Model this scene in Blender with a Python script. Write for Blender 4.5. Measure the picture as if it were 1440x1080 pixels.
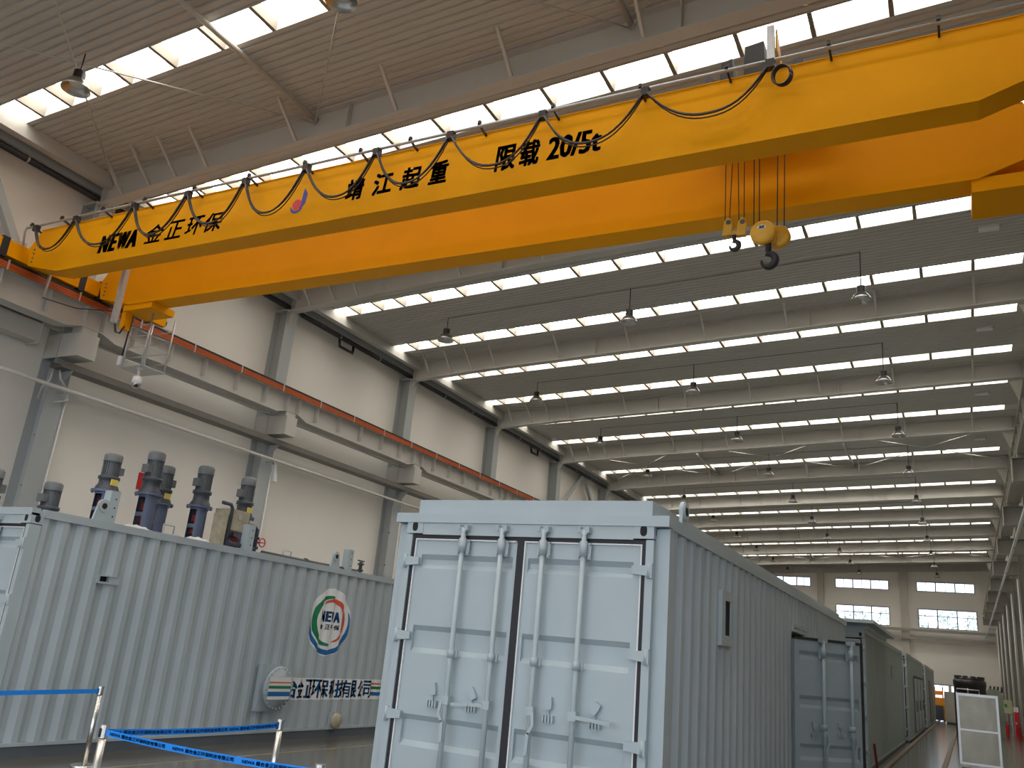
import bpy, bmesh, math, random
from mathutils import Vector, Matrix
random.seed(7)
D = bpy.data
for o in list(D.objects): D.objects.remove(o, do_unlink=True)
S = bpy.context.scene
COL = S.collection
PI = math.pi
# ------------------------------------------------------------------ camera
cam_d = D.cameras.new('camera'); cam = D.objects.new('camera', cam_d); COL.objects.link(cam)
yaw, pitch, roll, FPX = 0.496635674, 0.302169106, 0.0938841983, 1199.03
cy, sy, cp, sp, cr, sr = math.cos(yaw), math.sin(yaw), math.cos(pitch), math.sin(pitch), math.cos(roll), math.sin(roll)
fw = Vector((-sy*cp, cy*cp, sp)); rt0 = Vector((cy, sy, 0)); up0 = rt0.cross(fw)
rt = rt0*cr + up0*sr; up = up0*cr - rt0*sr
M4 = Matrix.Identity(4)
for i in range(3):
    M4[i][0] = rt[i]; M4[i][1] = up[i]; M4[i][2] = -fw[i]
M4.translation = Vector((0, 0, 1.73))
cam.matrix_world = M4
cam_d.sensor_fit = 'HORIZONTAL'; cam_d.sensor_width = 36.0; cam_d.lens = 36.0*FPX/1440
cam_d.clip_start = 0.05; cam_d.clip_end = 400
S.camera = cam
# ------------------------------------------------------------------ world, light, exposure
SKYLIGHT = 9.5          # radiance of the translucent roof panels
SKY = 2.1               # bright overcast sky outside
w = D.worlds.new('world'); S.world = w; w.use_nodes = True
bg = w.node_tree.nodes['Background']; bg.inputs[0].default_value = (0.86, 0.95, 1.08, 1); bg.inputs[1].default_value = SKY
S.view_settings.view_transform = 'Standard'
try: S.view_settings.look = 'None'
except Exception: pass
S.view_settings.gamma = 1.0; S.view_settings.use_curve_mapping = False
S.view_settings.exposure = 0.28
def portal(loc, rot, sx, sy_):
    l = D.lights.new('daylight_portal', 'AREA'); l.shape = 'RECTANGLE'; l.size = sx; l.size_y = sy_
    l.cycles.is_portal = True
    o = D.objects.new('daylight_portal', l); COL.objects.link(o); o.location = loc; o.rotation_euler = rot
Y0, Y1 = -10.5, 76.4       # the two end walls
portal((-6.85, Y0-0.3, 4.25), (PI/2, 0, 0), 18.3, 8.5)
portal((2.9, -3.5, 3.2), (0, PI/2, 0), 6.4, 12.0)        # unseen side opening on the right, added for daylight      # the portal before it: unseen rear opening, added for daylight
# ------------------------------------------------------------------ materials
MAT = {}
def mat(name, col, rough=0.5, metal=0.0, var=0.06, scale=3.0, bump=0.0, bscale=60.0, emit=None, spec=0.5, aniso=None):
    if name in MAT: return MAT[name]
    m = D.materials.new(name); m.use_nodes = True; MAT[name] = m
    nt = m.node_tree; b = nt.nodes['Principled BSDF']
    b.inputs['Roughness'].default_value = rough; b.inputs['Metallic'].default_value = metal
    b.inputs['Specular IOR Level'].default_value = spec
    if var > 0:
        tc = nt.nodes.new('ShaderNodeTexCoord'); nz = nt.nodes.new('ShaderNodeTexNoise'); rp = nt.nodes.new('ShaderNodeValToRGB')
        nz.inputs['Scale'].default_value = scale; nz.inputs['Detail'].default_value = 5.0
        nt.links.new(tc.outputs['Object'], nz.inputs['Vector'])
        rp.color_ramp.elements[0].position = 0.3; rp.color_ramp.elements[1].position = 0.7
        rp.color_ramp.elements[0].color = tuple(c*(1-var) for c in col) + (1,)
        rp.color_ramp.elements[1].color = tuple(min(1, c*(1+var)) for c in col) + (1,)
        nt.links.new(nz.outputs['Fac'], rp.inputs['Fac']); nt.links.new(rp.outputs['Color'], b.inputs['Base Color'])
        if bump > 0:
            n2 = nt.nodes.new('ShaderNodeTexNoise'); n2.inputs['Scale'].default_value = bscale; n2.inputs['Detail'].default_value = 3.0
            nt.links.new(tc.outputs['Object'], n2.inputs['Vector'])
            bp = nt.nodes.new('ShaderNodeBump'); bp.inputs['Strength'].default_value = bump; bp.inputs['Distance'].default_value = 0.01
            nt.links.new(n2.outputs['Fac'], bp.inputs['Height']); nt.links.new(bp.outputs['Normal'], b.inputs['Normal'])
    else:
        b.inputs['Base Color'].default_value = tuple(col) + (1,)
    if emit:
        b.inputs['Emission Color'].default_value = tuple(emit[0]) + (1,); b.inputs['Emission Strength'].default_value = emit[1]
    return m
WALL = mat('wall_render', (0.84, 0.80, 0.74), 0.85, var=0.02, scale=0.6, bump=0.1, bscale=30)
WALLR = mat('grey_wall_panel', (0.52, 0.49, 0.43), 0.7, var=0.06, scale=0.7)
LINER = mat('roof_liner_paint', (0.50, 0.485, 0.45), 0.5, var=0.03, scale=0.5)
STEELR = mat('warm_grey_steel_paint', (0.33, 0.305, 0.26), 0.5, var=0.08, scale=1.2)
STEEL = mat('pale_steel_paint', (0.52, 0.50, 0.46), 0.5, var=0.04, scale=1.2)
STEELC = mat('column_paint', (0.42, 0.44, 0.44), 0.5, var=0.04, scale=1.2)
DKSTEEL = mat('dark_tray_metal', (0.16, 0.145, 0.13), 0.5, var=0.1)
BLACK = mat('black_pipe_paint', (0.018, 0.012, 0.014), 0.45, var=0.15)
RUBBER = mat('black_rubber', (0.02, 0.018, 0.022), 0.6, var=0.1)
CABLE = mat('black_cable', (0.02, 0.01, 0.008), 0.5, var=0.1)
YEL = mat('crane_yellow_paint', (0.88, 0.36, 0.0015), 0.45, var=0.04, scale=1.0, bump=0.03, bscale=6, spec=0.08)
YELH = mat('hook_yellow_paint', (0.70, 0.36, 0.02), 0.45, var=0.1, scale=8)
INK = mat('black_lettering', (0.012, 0.010, 0.010), 0.5, var=0.0)
ORANGE = mat('orange_conductor', (0.46, 0.085, 0.013), 0.5, var=0.1, scale=4)
CBOX = mat('container_grey_paint', (0.41, 0.475, 0.50), 0.42, var=0.035, scale=1.5, bump=0.02, bscale=25)
CSIDE = mat('container_side_paint', (0.40, 0.455, 0.485), 0.42, var=0.05, scale=1.2, bump=0.02, bscale=25)
CGREEN = mat('shaded_green_container_paint', (0.31, 0.37, 0.355), 0.35, var=0.05, scale=1.2)  # darker, greener container grey; the row's shade is put into it
CDOOR = mat('shaded_door_paint', (0.31, 0.375, 0.415), 0.45, var=0.04, scale=1.5)  # darkened container grey, with the doors' shade put into the colour
CWHITE = mat('white_seal', (0.75, 0.76, 0.76), 0.5, var=0.02)
SKID = mat('skid_paint', (0.10, 0.115, 0.13), 0.5, var=0.1)
DARK = mat('dark_interior', (0.012, 0.012, 0.012), 0.8, var=0.0)  # near-black stands for the shade inside holes and openings
CHROME = mat('polished_stainless', (0.68, 0.66, 0.63), 0.26, metal=1.0, var=0.02)
BRUSH = mat('brushed_stainless', (0.17, 0.155, 0.12), 0.22, metal=1.0, var=0.15, scale=2.5, bump=0.35, bscale=2.2)
ALU = mat('aluminium', (0.50, 0.49, 0.47), 0.3, metal=1.0, var=0.03)
GALV = mat('galvanised_steel', (0.52, 0.52, 0.52), 0.4, metal=0.6, var=0.08, scale=10)
PURLM = mat('purlin_paint', (0.22, 0.19, 0.15), 0.6, var=0.05)
WHITE = mat('white_plastic', (0.78, 0.78, 0.78), 0.4, var=0.02)
BELT = mat('blue_belt', (0.008, 0.27, 0.90), 0.6, var=0.03, scale=6)
BELTINK = mat('belt_lettering', (0.006, 0.03, 0.16), 0.6, var=0.0)
BLUE = mat('sign_blue', (0.012, 0.13, 0.36), 0.4, var=0.03)
GREEN = mat('sign_green', (0.01, 0.20, 0.08), 0.4, var=0.03)
RED = mat('sign_red', (0.65, 0.09, 0.05), 0.4, var=0.03)
NAVY = mat('emblem_blue', (0.045, 0.035, 0.32), 0.4, var=0.02)
CRIM = mat('emblem_red', (0.70, 0.03, 0.05), 0.4, var=0.02)
MGREY = mat('motor_grey_paint', (0.14, 0.15, 0.16), 0.45, var=0.08, scale=6)
MBLUE = mat('motor_blue_grey_paint', (0.105, 0.125, 0.20), 0.42, var=0.08, scale=6)
GEAR = mat('gearbox_dark_paint', (0.05, 0.058, 0.075), 0.4, var=0.1, scale=6)
MRED = mat('dark_red_coupling', (0.17, 0.012, 0.012), 0.5, var=0.15, scale=8)
LABEL = mat('yellow_label', (0.72, 0.55, 0.12), 0.5, var=0.05)
SAFRED = mat('fire_red_paint', (0.55, 0.015, 0.02), 0.4, var=0.06)
TANK = mat('black_polyethylene', (0.018, 0.013, 0.014), 0.4, var=0.1)
TARP = mat('green_grey_cover', (0.30, 0.34, 0.27), 0.7, var=0.15, scale=3)
BEIGE = mat('beige_cabinet_paint', (0.55, 0.50, 0.42), 0.5, var=0.05)
MORANGE = mat('machine_orange', (0.80, 0.30, 0.02), 0.45, var=0.08)
KHAKI = mat('worn_khaki_cover', (0.42, 0.37, 0.27), 0.7, var=0.2, scale=7)
BAG = mat('white_plastic_sheet', (0.72, 0.74, 0.76), 0.35, var=0.05, bump=0.4, bscale=12)
WOOD = mat('timber_skid', (0.17, 0.12, 0.085), 0.7, var=0.2, scale=5)
PANEG = mat('notice_board_green', (0.50, 0.52, 0.34), 0.6, var=0.08)
LENS = mat('dark_lens', (0.02, 0.02, 0.025), 0.1, var=0.0)
LEAF = mat('glare_pale_leaves', (0.62, 0.68, 0.60), 0.8, var=0.2)  # leaf colour paled to put in the outdoor glare and haze
BARK = mat('tree_bark', (0.15, 0.12, 0.10), 0.9, var=0.2)
SKYP = None
def skylight_mat():
    m = D.materials.new('translucent_roof_panel'); m.use_nodes = True; nt = m.node_tree
    b = nt.nodes['Principled BSDF']; b.inputs['Base Color'].default_value = (0.7, 0.7, 0.68, 1); b.inputs['Roughness'].default_value = 0.5
    tc = nt.nodes.new('ShaderNodeTexCoord'); wv = nt.nodes.new('ShaderNodeTexWave'); rp = nt.nodes.new('ShaderNodeValToRGB')
    wv.wave_type = 'BANDS'; wv.bands_direction = 'Y'; wv.inputs['Scale'].default_value = 1.6; wv.inputs['Distortion'].default_value = 0.3
    nt.links.new(tc.outputs['Object'], wv.inputs['Vector'])
    rp.color_ramp.elements[0].color = (0.84, 0.80, 0.73, 1); rp.color_ramp.elements[1].color = (1.0, 0.97, 0.91, 1)
    nt.links.new(wv.outputs['Fac'], rp.inputs['Fac']); nt.links.new(rp.outputs['Color'], b.inputs['Emission Color'])
    b.inputs['Emission Strength'].default_value = SKYLIGHT
    return m
SKYP = skylight_mat()
def glass_mat():
    m = D.materials.new('window_glass'); m.use_nodes = True; nt = m.node_tree; nt.nodes.clear()
    out = nt.nodes.new('ShaderNodeOutputMaterial'); mx = nt.nodes.new('ShaderNodeMixShader')
    t = nt.nodes.new('ShaderNodeBsdfTransparent'); g = nt.nodes.new('ShaderNodeBsdfGlossy'); g.inputs['Roughness'].default_value = 0.03
    fr = nt.nodes.new('ShaderNodeFresnel'); fr.inputs['IOR'].default_value = 1.45
    t.inputs['Color'].default_value = (0.93, 0.95, 0.97, 1)
    nt.links.new(fr.outputs[0], mx.inputs[0]); nt.links.new(t.outputs[0], mx.inputs[1]); nt.links.new(g.outputs[0], mx.inputs[2])
    nt.links.new(mx.outputs[0], out.inputs['Surface']); return m
GLASS = glass_mat()
def floor_mat():
    m = D.materials.new('polished_epoxy_floor'); m.use_nodes = True; nt = m.node_tree; b = nt.nodes['Principled BSDF']
    tc = nt.nodes.new('ShaderNodeTexCoord'); nz = nt.nodes.new('ShaderNodeTexNoise'); rp = nt.nodes.new('ShaderNodeValToRGB')
    nz.inputs['Scale'].default_value = 0.7; nz.inputs['Detail'].default_value = 6
    nt.links.new(tc.outputs['Object'], nz.inputs['Vector'])
    rp.color_ramp.elements[0].color = (0.085, 0.078, 0.068, 1); rp.color_ramp.elements[1].color = (0.125, 0.115, 0.10, 1)
    nt.links.new(nz.outputs['Fac'], rp.inputs['Fac']); nt.links.new(rp.outputs['Color'], b.inputs['Base Color'])
    b.inputs['Roughness'].default_value = 0.16
    n2 = nt.nodes.new('ShaderNodeTexNoise'); n2.inputs['Scale'].default_value = 2.2; n2.inputs['Detail'].default_value = 2
    mp = nt.nodes.new('ShaderNodeMapping'); mp.inputs['Scale'].default_value = (0.6, 1.6, 1)
    nt.links.new(tc.outputs['Object'], mp.inputs['Vector']); nt.links.new(mp.outputs['Vector'], n2.inputs['Vector'])
    bp = nt.nodes.new('ShaderNodeBump'); bp.inputs['Strength'].default_value = 0.35; bp.inputs['Distance'].default_value = 0.006
    nt.links.new(n2.outputs['Fac'], bp.inputs['Height']); nt.links.new(bp.outputs['Normal'], b.inputs['Normal'])
    return m
FLOOR = floor_mat()
# ------------------------------------------------------------------ mesh helper
ORG = {}
def org(p): return ORG.get(p.name, Vector((0, 0, 0))) if p else Vector((0, 0, 0))
class MB:
    def __init__(s): s.v = []; s.f = []; s.sm = []
    def quad(s, *p):
        n = len(s.v); s.v += [Vector(q) for q in p]; s.f.append(tuple(range(n, n+len(p)))); s.sm.append(False); return s
    def box(s, x0, x1, y0, y1, z0, z1):
        n = len(s.v)
        s.v += [Vector(p) for p in ((x0,y0,z0),(x1,y0,z0),(x1,y1,z0),(x0,y1,z0),(x0,y0,z1),(x1,y0,z1),(x1,y1,z1),(x0,y1,z1))]
        for q in ((0,3,2,1),(4,5,6,7),(0,1,5,4),(1,2,6,5),(2,3,7,6),(3,0,4,7)): s.f.append(tuple(n+i for i in q)); s.sm.append(False)
        return s
    def bar(s, p, q, a, b, ref=(0, 0, 1)):       # rectangular bar p->q, size a (across ref) x b (along ref)
        p = Vector(p); q = Vector(q); d = (q-p).normalized(); r = Vector(ref)
        if abs(d.dot(r)) > 0.95: r = Vector((0, 1, 0))
        u = d.cross(r).normalized(); v = u.cross(d).normalized(); n = len(s.v)
        for c in (p, q):
            for i, j in ((-1,-1),(1,-1),(1,1),(-1,1)): s.v.append(c + u*(i*a/2) + v*(j*b/2))
        for f in ((3,2,1,0),(4,5,6,7),(0,1,5,4),(1,2,6,5),(2,3,7,6),(3,0,4,7)): s.f.append(tuple(n+i for i in f)); s.sm.append(False)
        return s
    def tube(s, pts, r, n=8, caps=True):
        pts = [Vector(p) for p in pts]; base = len(s.v); N = len(pts); uprev = None
        for i, p in enumerate(pts):
            d = (pts[min(i+1, N-1)] - pts[max(i-1, 0)]).normalized()
            if uprev is None:
                ref = Vector((0, 0, 1)) if abs(d.z) < 0.9 else Vector((0, 1, 0))
                u = d.cross(ref).normalized()
            else:
                u = (uprev - d*uprev.dot(d)).normalized()
            uprev = u; v = d.cross(u)
            rr = r[i] if isinstance(r, (list, tuple)) else r
            for k in range(n):
                a = 2*PI*k/n; s.v.append(p + u*(rr*math.cos(a)) + v*(rr*math.sin(a)))
        for i in range(N-1):
            for k in range(n):
                k2 = (k+1) % n
                s.f.append((base+i*n+k, base+i*n+k2, base+(i+1)*n+k2, base+(i+1)*n+k)); s.sm.append(True)
        if caps:
            s.f.append(tuple(base+k for k in range(n-1, -1, -1))); s.sm.append(False)
            s.f.append(tuple(base+(N-1)*n+k for k in range(n))); s.sm.append(False)
        return s
    def lathe(s, prof, c, n=20, axis='z', a0=0.0, a1=2*PI, smooth=True):     # prof: (r, h)
        base = len(s.v); full = abs(a1-a0-2*PI) < 1e-6; m = n if full else n+1; c = Vector(c)
        for r, h in prof:
            for k in range(m):
                a = a0 + (a1-a0)*k/n; x, y = r*math.cos(a), r*math.sin(a)
                s.v.append(c + (Vector((x, y, h)) if axis == 'z' else Vector((h, x, y)) if axis == 'x' else Vector((y, h, x))))
        for i in range(len(prof)-1):
            for k in range(n):
                k2 = (k+1) % m
                s.f.append((base+i*m+k, base+i*m+k2, base+(i+1)*m+k2, base+(i+1)*m+k)); s.sm.append(smooth)
        return s
    def cyl(s, c, r, h0, h1, n=20, axis='z'):
        s.lathe([(0.0001, h0), (r, h0)], c, n, axis, smooth=False); s.lathe([(r, h0), (r, h1)], c, n, axis); s.lathe([(r, h1), (0.0001, h1)], c, n, axis, smooth=False); return s
    def prism(s, poly, axis, d0, d1):            # poly in the two other axes (cyclic order y,z / x,z / x,y)
        n = len(poly); b = len(s.v)
        def P(a, c, d): return Vector((d, a, c)) if axis == 'x' else Vector((a, d, c)) if axis == 'y' else Vector((a, c, d))
        for d in (d0, d1): s.v += [P(a, c, d) for a, c in poly]
        s.f.append(tuple(range(b+n-1, b-1, -1))); s.sm.append(False); s.f.append(tuple(range(b+n, b+2*n))); s.sm.append(False)
        for i in range(n):
            j = (i+1) % n; s.f.append((b+i, b+j, b+n+j, b+n+i)); s.sm.append(False)
        return s
    def build(s, name, m, parent=None, recalc=True):
        L = org(parent)
        me = D.meshes.new(name); me.from_pydata([tuple(p-L) for p in s.v], [], s.f)
        me.polygons.foreach_set('use_smooth', s.sm); me.materials.append(m)
        if recalc and len(s.f) < 60000:
            bm = bmesh.new(); bm.from_mesh(me); bmesh.ops.recalc_face_normals(bm, faces=bm.faces); bm.to_mesh(me); bm.free()
        me.update()
        o = D.objects.new(name, me); COL.objects.link(o)
        if parent: o.parent = parent; ORG[o.name] = L
        return o
def tag(o, label=None, cat=None, group=None, kind=None):
    if label: o['label'] = label
    if cat: o['category'] = cat
    if group: o['group'] = group
    if kind: o['kind'] = kind
    return o
def thing(name, label, cat, loc=(0, 0, 0), group=None, kind=None):
    o = D.objects.new(name, None); COL.objects.link(o); o.location = loc; o.empty_display_size = 0.1
    ORG[o.name] = Vector(loc); return tag(o, label, cat, group, kind)
def kids(o): return KID.get(o.name, [])
def dup(root, delta, label=None, group=None):
    src = {}
    for o in D.objects:
        if o.parent: src.setdefault(o.parent.name, []).append(o)
    def rec(o, par):
        c = o.copy(); COL.objects.link(c)
        if par: c.parent = par
        for ch in src.get(o.name, []): rec(ch, c)
        return c
    r = rec(root, None); r.location = Vector(root.location) + Vector(delta)
    ORG[r.name] = Vector(r.location)
    if label: r['label'] = label
    if group: r['group'] = group
    return r
ORDN = ['first', 'second', 'third', 'fourth', 'fifth', 'sixth', 'seventh', 'eighth', 'ninth', 'tenth', 'eleventh', 'twelfth', 'thirteenth']
def text2d(body, u0, u1, v0, v1, shear=0.0, bold=0.0, vb=None):
    # bold: stroke growth in the units of the target box (copies of the outline shifted within the same print)
    vb = bold if vb is None else vb
    cu = D.curves.new('lettering', 'FONT'); cu.body = body; cu.shear = shear; cu.resolution_u = 2
    o = D.objects.new('lettering_tmp', cu); COL.objects.link(o)
    dg = bpy.context.evaluated_depsgraph_get(); me = D.meshes.new_from_object(o.evaluated_get(dg))
    vs = [(v.co.x, v.co.y) for v in me.vertices]; fs = [tuple(p.vertices) for p in me.polygons]
    D.objects.remove(o, do_unlink=True); D.curves.remove(cu); D.meshes.remove(me)
    if not vs: return [], []
    a0, a1 = min(v[0] for v in vs), max(v[0] for v in vs); b0, b1 = min(v[1] for v in vs), max(v[1] for v in vs)
    base = [(u0+bold+(x-a0)/(a1-a0)*(u1-u0-2*bold), v0+vb+(y-b0)/(b1-b0)*(v1-v0-2*vb)) for x, y in vs]
    V, F = [], []
    for i, j in (((0, 0),) if not bold else ((-1, -1), (0, -1), (1, -1), (-1, 0), (0, 0), (1, 0), (-1, 1), (0, 1), (1, 1))):
        n = len(V); V += [(u+i*bold, v+j*vb) for u, v in base]; F += [tuple(q+n for q in f) for f in fs]
    return V, F
def flat(name, vf, f3, m, parent, recalc=False):            # 2-D polygons mapped into space by f3
    vs, fs = vf; b = MB(); b.v = [Vector(f3(u, v)) for u, v in vs]; b.f = list(fs); b.sm = [False]*len(fs)
    return b.build(name, m, parent, recalc)
def join2(*vfs):
    V, F = [], []
    for v, f in vfs:
        n = len(V); V += v; F += [tuple(i+n for i in q) for q in f]
    return V, F
def rect2(u0, u1, v0, v1): return [(u0, v0), (u1, v0), (u1, v1), (u0, v1)], [(0, 1, 2, 3)]
def disc2(cu, cv, ru, rv, n=40): return [(cu+ru*math.cos(2*PI*k/n), cv+rv*math.sin(2*PI*k/n)) for k in range(n)], [tuple(range(n))]
def arc2(cu, cv, a0, a1, rin, rout, n=28, taper=True, sc=1.0):
    V, F = [], []
    for k in range(n+1):
        t = k/n; a = math.radians(a0+(a1-a0)*t); e = math.sin(PI*t)**0.6 if taper else 1.0
        rm = (rin+rout)/2; h = (rout-rin)/2*max(e, 0.02)
        for r in (rm-h, rm+h): V.append((cu+r*math.cos(a)*sc, cv+r*math.sin(a)))
        if k: F.append((2*k-2, 2*k-1, 2*k+1, 2*k))
    return V, F
# ------------------------------------------------------------------ the hall
def roofz(x): return 10.6 + 0.047*(x+15.6)
XL, XR = -16.28, 2.55
BAY = 6.05
RAF = [10.15+BAY*k for k in range(-3, 11)] + [Y1-0.2]          # roof beam positions along the hall
floor = MB().box(-17.5, 6.0, Y0, Y1+0.3, -0.3, 0.0).build('floor', FLOOR); tag(floor, 'polished brown-grey epoxy hall floor', 'floor', kind='structure')
wl = MB().box(XL-0.25, XL, Y0, Y1, 0, 11.2).build('wall_left', WALL); tag(wl, 'long plain cream wall behind the left steel columns', 'wall', kind='structure')
wr = MB().box(XR, XR+0.2, Y0, -9.5, 0, 11.9).box(XR, XR+0.2, 2.5, Y1, 0, 11.9).box(XR, XR+0.2, -9.5, 2.5, 6.4, 11.9).build('wall_right', WALLR); tag(wr, 'grey side wall behind the right row of columns', 'wall', kind='structure')  # unseen gap in this wall, added so daylight reaches the container sides
WIN = [(-14.63, -11.26, 9.12, 9.9), (-9.33, -5.24, 9.12, 9.9), (-3.23, 0.88, 9.12, 9.9), (-14.63, -11.26, 6.32, 7.8), (-9.33, -5.24, 6.32, 7.8), (-3.2, 0.92, 6.32, 7.8)]
DOORF = (-3.0, -0.9, 0.0, 2.15)
def wall_with_holes(y0, y1, x0, x1, z0, z1, holes):
    xs = sorted({x0, x1, *[h[0] for h in holes], *[h[1] for h in holes]}); zs = sorted({z0, z1, *[h[2] for h in holes], *[h[3] for h in holes]})
    b = MB()
    for i in range(len(xs)-1):
        for j in range(len(zs)-1):
            cx, cz = (xs[i]+xs[i+1])/2, (zs[j]+zs[j+1])/2
            if any(h[0] < cx < h[1] and h[2] < cz < h[3] for h in holes): continue
            b.box(xs[i], xs[i+1], y0, y1, zs[j], zs[j+1])
    return b
wb = wall_with_holes(Y1, Y1+0.25, XL, XR, 0, 11.9, WIN+[DOORF]).build('wall_back', WALL); tag(wb, 'far end wall with two rows of bright windows', 'wall', kind='structure')
wf = wall_with_holes(Y0-0.25, Y0, XL, XR, 0, 11.9, [(-16.0, 2.3, 0.0, 8.5)]).build('wall_front', WALL); tag(wf, 'end wall with an added daylight opening, unseen behind the viewpoint', 'wall', kind='structure')  # unseen opening, put in to throw daylight on the near fronts
wname = ['left of the upper row', 'middle of the upper row', 'right of the upper row', 'left of the lower row', 'middle of the lower row', 'right of the lower row']
for i, (x0, x1, z0, z1) in enumerate(WIN):
    t = thing('window_%d' % (i+1), 'white three-bay window in the far wall, %s' % wname[i], 'window', ((x0+x1)/2, Y1, z0), 'far wall windows', 'structure')
    wd = x1-x0; f = MB(); y = Y1+0.12
    for xa in (x0, x1-0.06): f.box(xa, xa+0.06, y-0.04, y+0.04, z0, z1)
    for za in (z0, z1-0.06): f.box(x0+0.06, x1-0.06, y-0.04, y+0.04, za, za+0.06)
    f.build('window_frame', DKSTEEL, t)
    for k in (1, 2): MB().box(x0+wd*k/3-0.04, x0+wd*k/3+0.04, y-0.04, y+0.04, z0+0.06, z1-0.06).build('mullion', DKSTEEL, t)
    if i > 2:
        for k in range(3): MB().box(x0+wd*k/3+(0.06 if k == 0 else 0.04), x0+wd*(k+1)/3-(0.06 if k == 2 else 0.04), y-0.025, y+0.025, z0+0.92, z0+0.97).build('transom', DKSTEEL, t)
        for k in range(3): MB().box(x0+wd*(k+.5)/3-0.02, x0+wd*(k+.5)/3+0.02, y-0.025, y+0.025, z0+0.06, z0+0.92).build('mullion', DKSTEEL, t)
    else:
        for k in range(3): MB().box(x0+wd*(k+.5)/3-0.018, x0+wd*(k+.5)/3+0.018, y-0.02, y+0.02, z0+0.06, z1-0.06).build('mullion', DKSTEEL, t)
    for k in range(3): MB().box(x0+wd*k/3+0.04, x0+wd*(k+1)/3-0.04, y-0.006, y+0.006, z0+0.05, z1-0.05).build('pane', GLASS, t)
    portal(((x0+x1)/2, Y1+0.3, (z0+z1)/2), (-PI/2, 0, 0), wd, z1-z0)
portal((-1.95, Y1+0.3, 1.07), (-PI/2, 0, 0), 2.1, 2.15)
t = thing('door_1', 'open lower doorway in the far wall, bright with daylight', 'doorway', (-1.95, Y1, 0), None, 'structure')
for a, b_ in ((-3.1, -3.0), (-0.9, -0.8)): MB().box(a, b_, Y1-0.04, Y1+0.26, 0, 2.15).build('door_jamb', STEELC, t)
MB().box(-3.1, -0.8, Y1-0.04, Y1+0.26, 2.15, 2.27).build('door_head', STEELC, t)
# outside: ground and a few trees, paled by painted-in glare, behind the far windows
tag(MB().box(-90, 90, -90, 190, -0.5, -0.31).build('ground_outside', mat('outside_ground', (0.3, 0.29, 0.26), 0.9)), 'pale open ground outside the hall', 'ground', kind='structure')
for i, (x, y, h) in enumerate(((-10.5, 104, 9.0), (-7.5, 108, 9.6), (-4.5, 103, 8.8), (-1.8, 107, 9.5), (1.2, 104, 9.1))):
    t = thing('tree', 'pale tree outside the lower far windows, %s from the left' % ORDN[i], 'tree', (x, y, -0.31), 'trees outside')
    MB().tube([(x, y, -0.31), (x+.1, y, h*.5), (x, y, h*.8)], [0.18, 0.12, 0.05], 7).build('trunk', BARK, t)
    b = MB()
    for k in range(260):
        a = random.random()*2*PI; q = random.random()**.5; zz = h*(0.45+0.6*random.random()); r = 1.5*q*(1.1-abs(zz/h-0.7))
        c = Vector((x+r*math.cos(a), y+r*math.sin(a), zz)); u = Vector((random.gauss(0,1), random.gauss(0,1), random.gauss(0,1))).normalized()*.22; v = u.orthogonal().normalized()*.14
        b.quad(c-u, c-v, c+u, c+v)
    tag(b.build('foliage', LEAF, t, False), kind='stuff')
# roof: corrugated liner sheets between strips of translucent panel
STRIP = [-10.3, -7.75, -4.25, -1.7, 1.8, 4.45, 7.52, 11.08, 14.3, 17.6, 20.66, 23.65, 26.75, 29.75, 32.85, 35.8, 38.85, 41.85, 45.3, 48.0, 51.1, 54.0, 57.0, 60.2, 63.3, 66.2, 69.3, 72.2]  # the last strip is unseen, added to brighten the far end wall
STRIP = [s for s in STRIP if s > Y0+0.3]
SW = 0.56
PURL = [-15.05, -14.25, -13.5, -12.65, -11.54, -10.43, -9.32, -8.2, -7.1, -5.98, -4.87, -3.76, -2.65, -1.54, -0.43, 0.68]
SX0, SX1 = -15.55, 1.7
roof = thing('ceiling', 'single-slope corrugated brown-grey roof lining with long skylight strips', 'ceiling', (0, 0, 0), None, 'structure')
def liner(y0, y1, x0, x1):
    b = MB(); p = 0.15; n = max(1, int((y1-y0)/p)); p = (y1-y0)/n; prof = []
    for k in range(n):
        a = y0+k*p
        prof += [(a, 0), (a+p*.62, 0), (a+p*.72, 0.028), (a+p*.9, 0.028)]
    prof.append((y1, 0)); N = len(prof)
    for x in (x0, x1): b.v += [Vector((x, yy, roofz(x)+dz)) for yy, dz in prof]
    for k in range(N-1): b.f.append((k, N+k, N+k+1, k+1)); b.sm.append(False)
    return b
edges = [Y0] + [e for s in STRIP for e in (s, s+SW)] + [Y1]
for k in range(0, len(edges), 2):
    liner(edges[k], edges[k+1], -16.3, 2.6).build('liner_sheet', LINER, roof, False)
cells = [SX0] + PURL + [SX1]; hid = MB(); hidp = MB(); npane = 0
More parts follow.
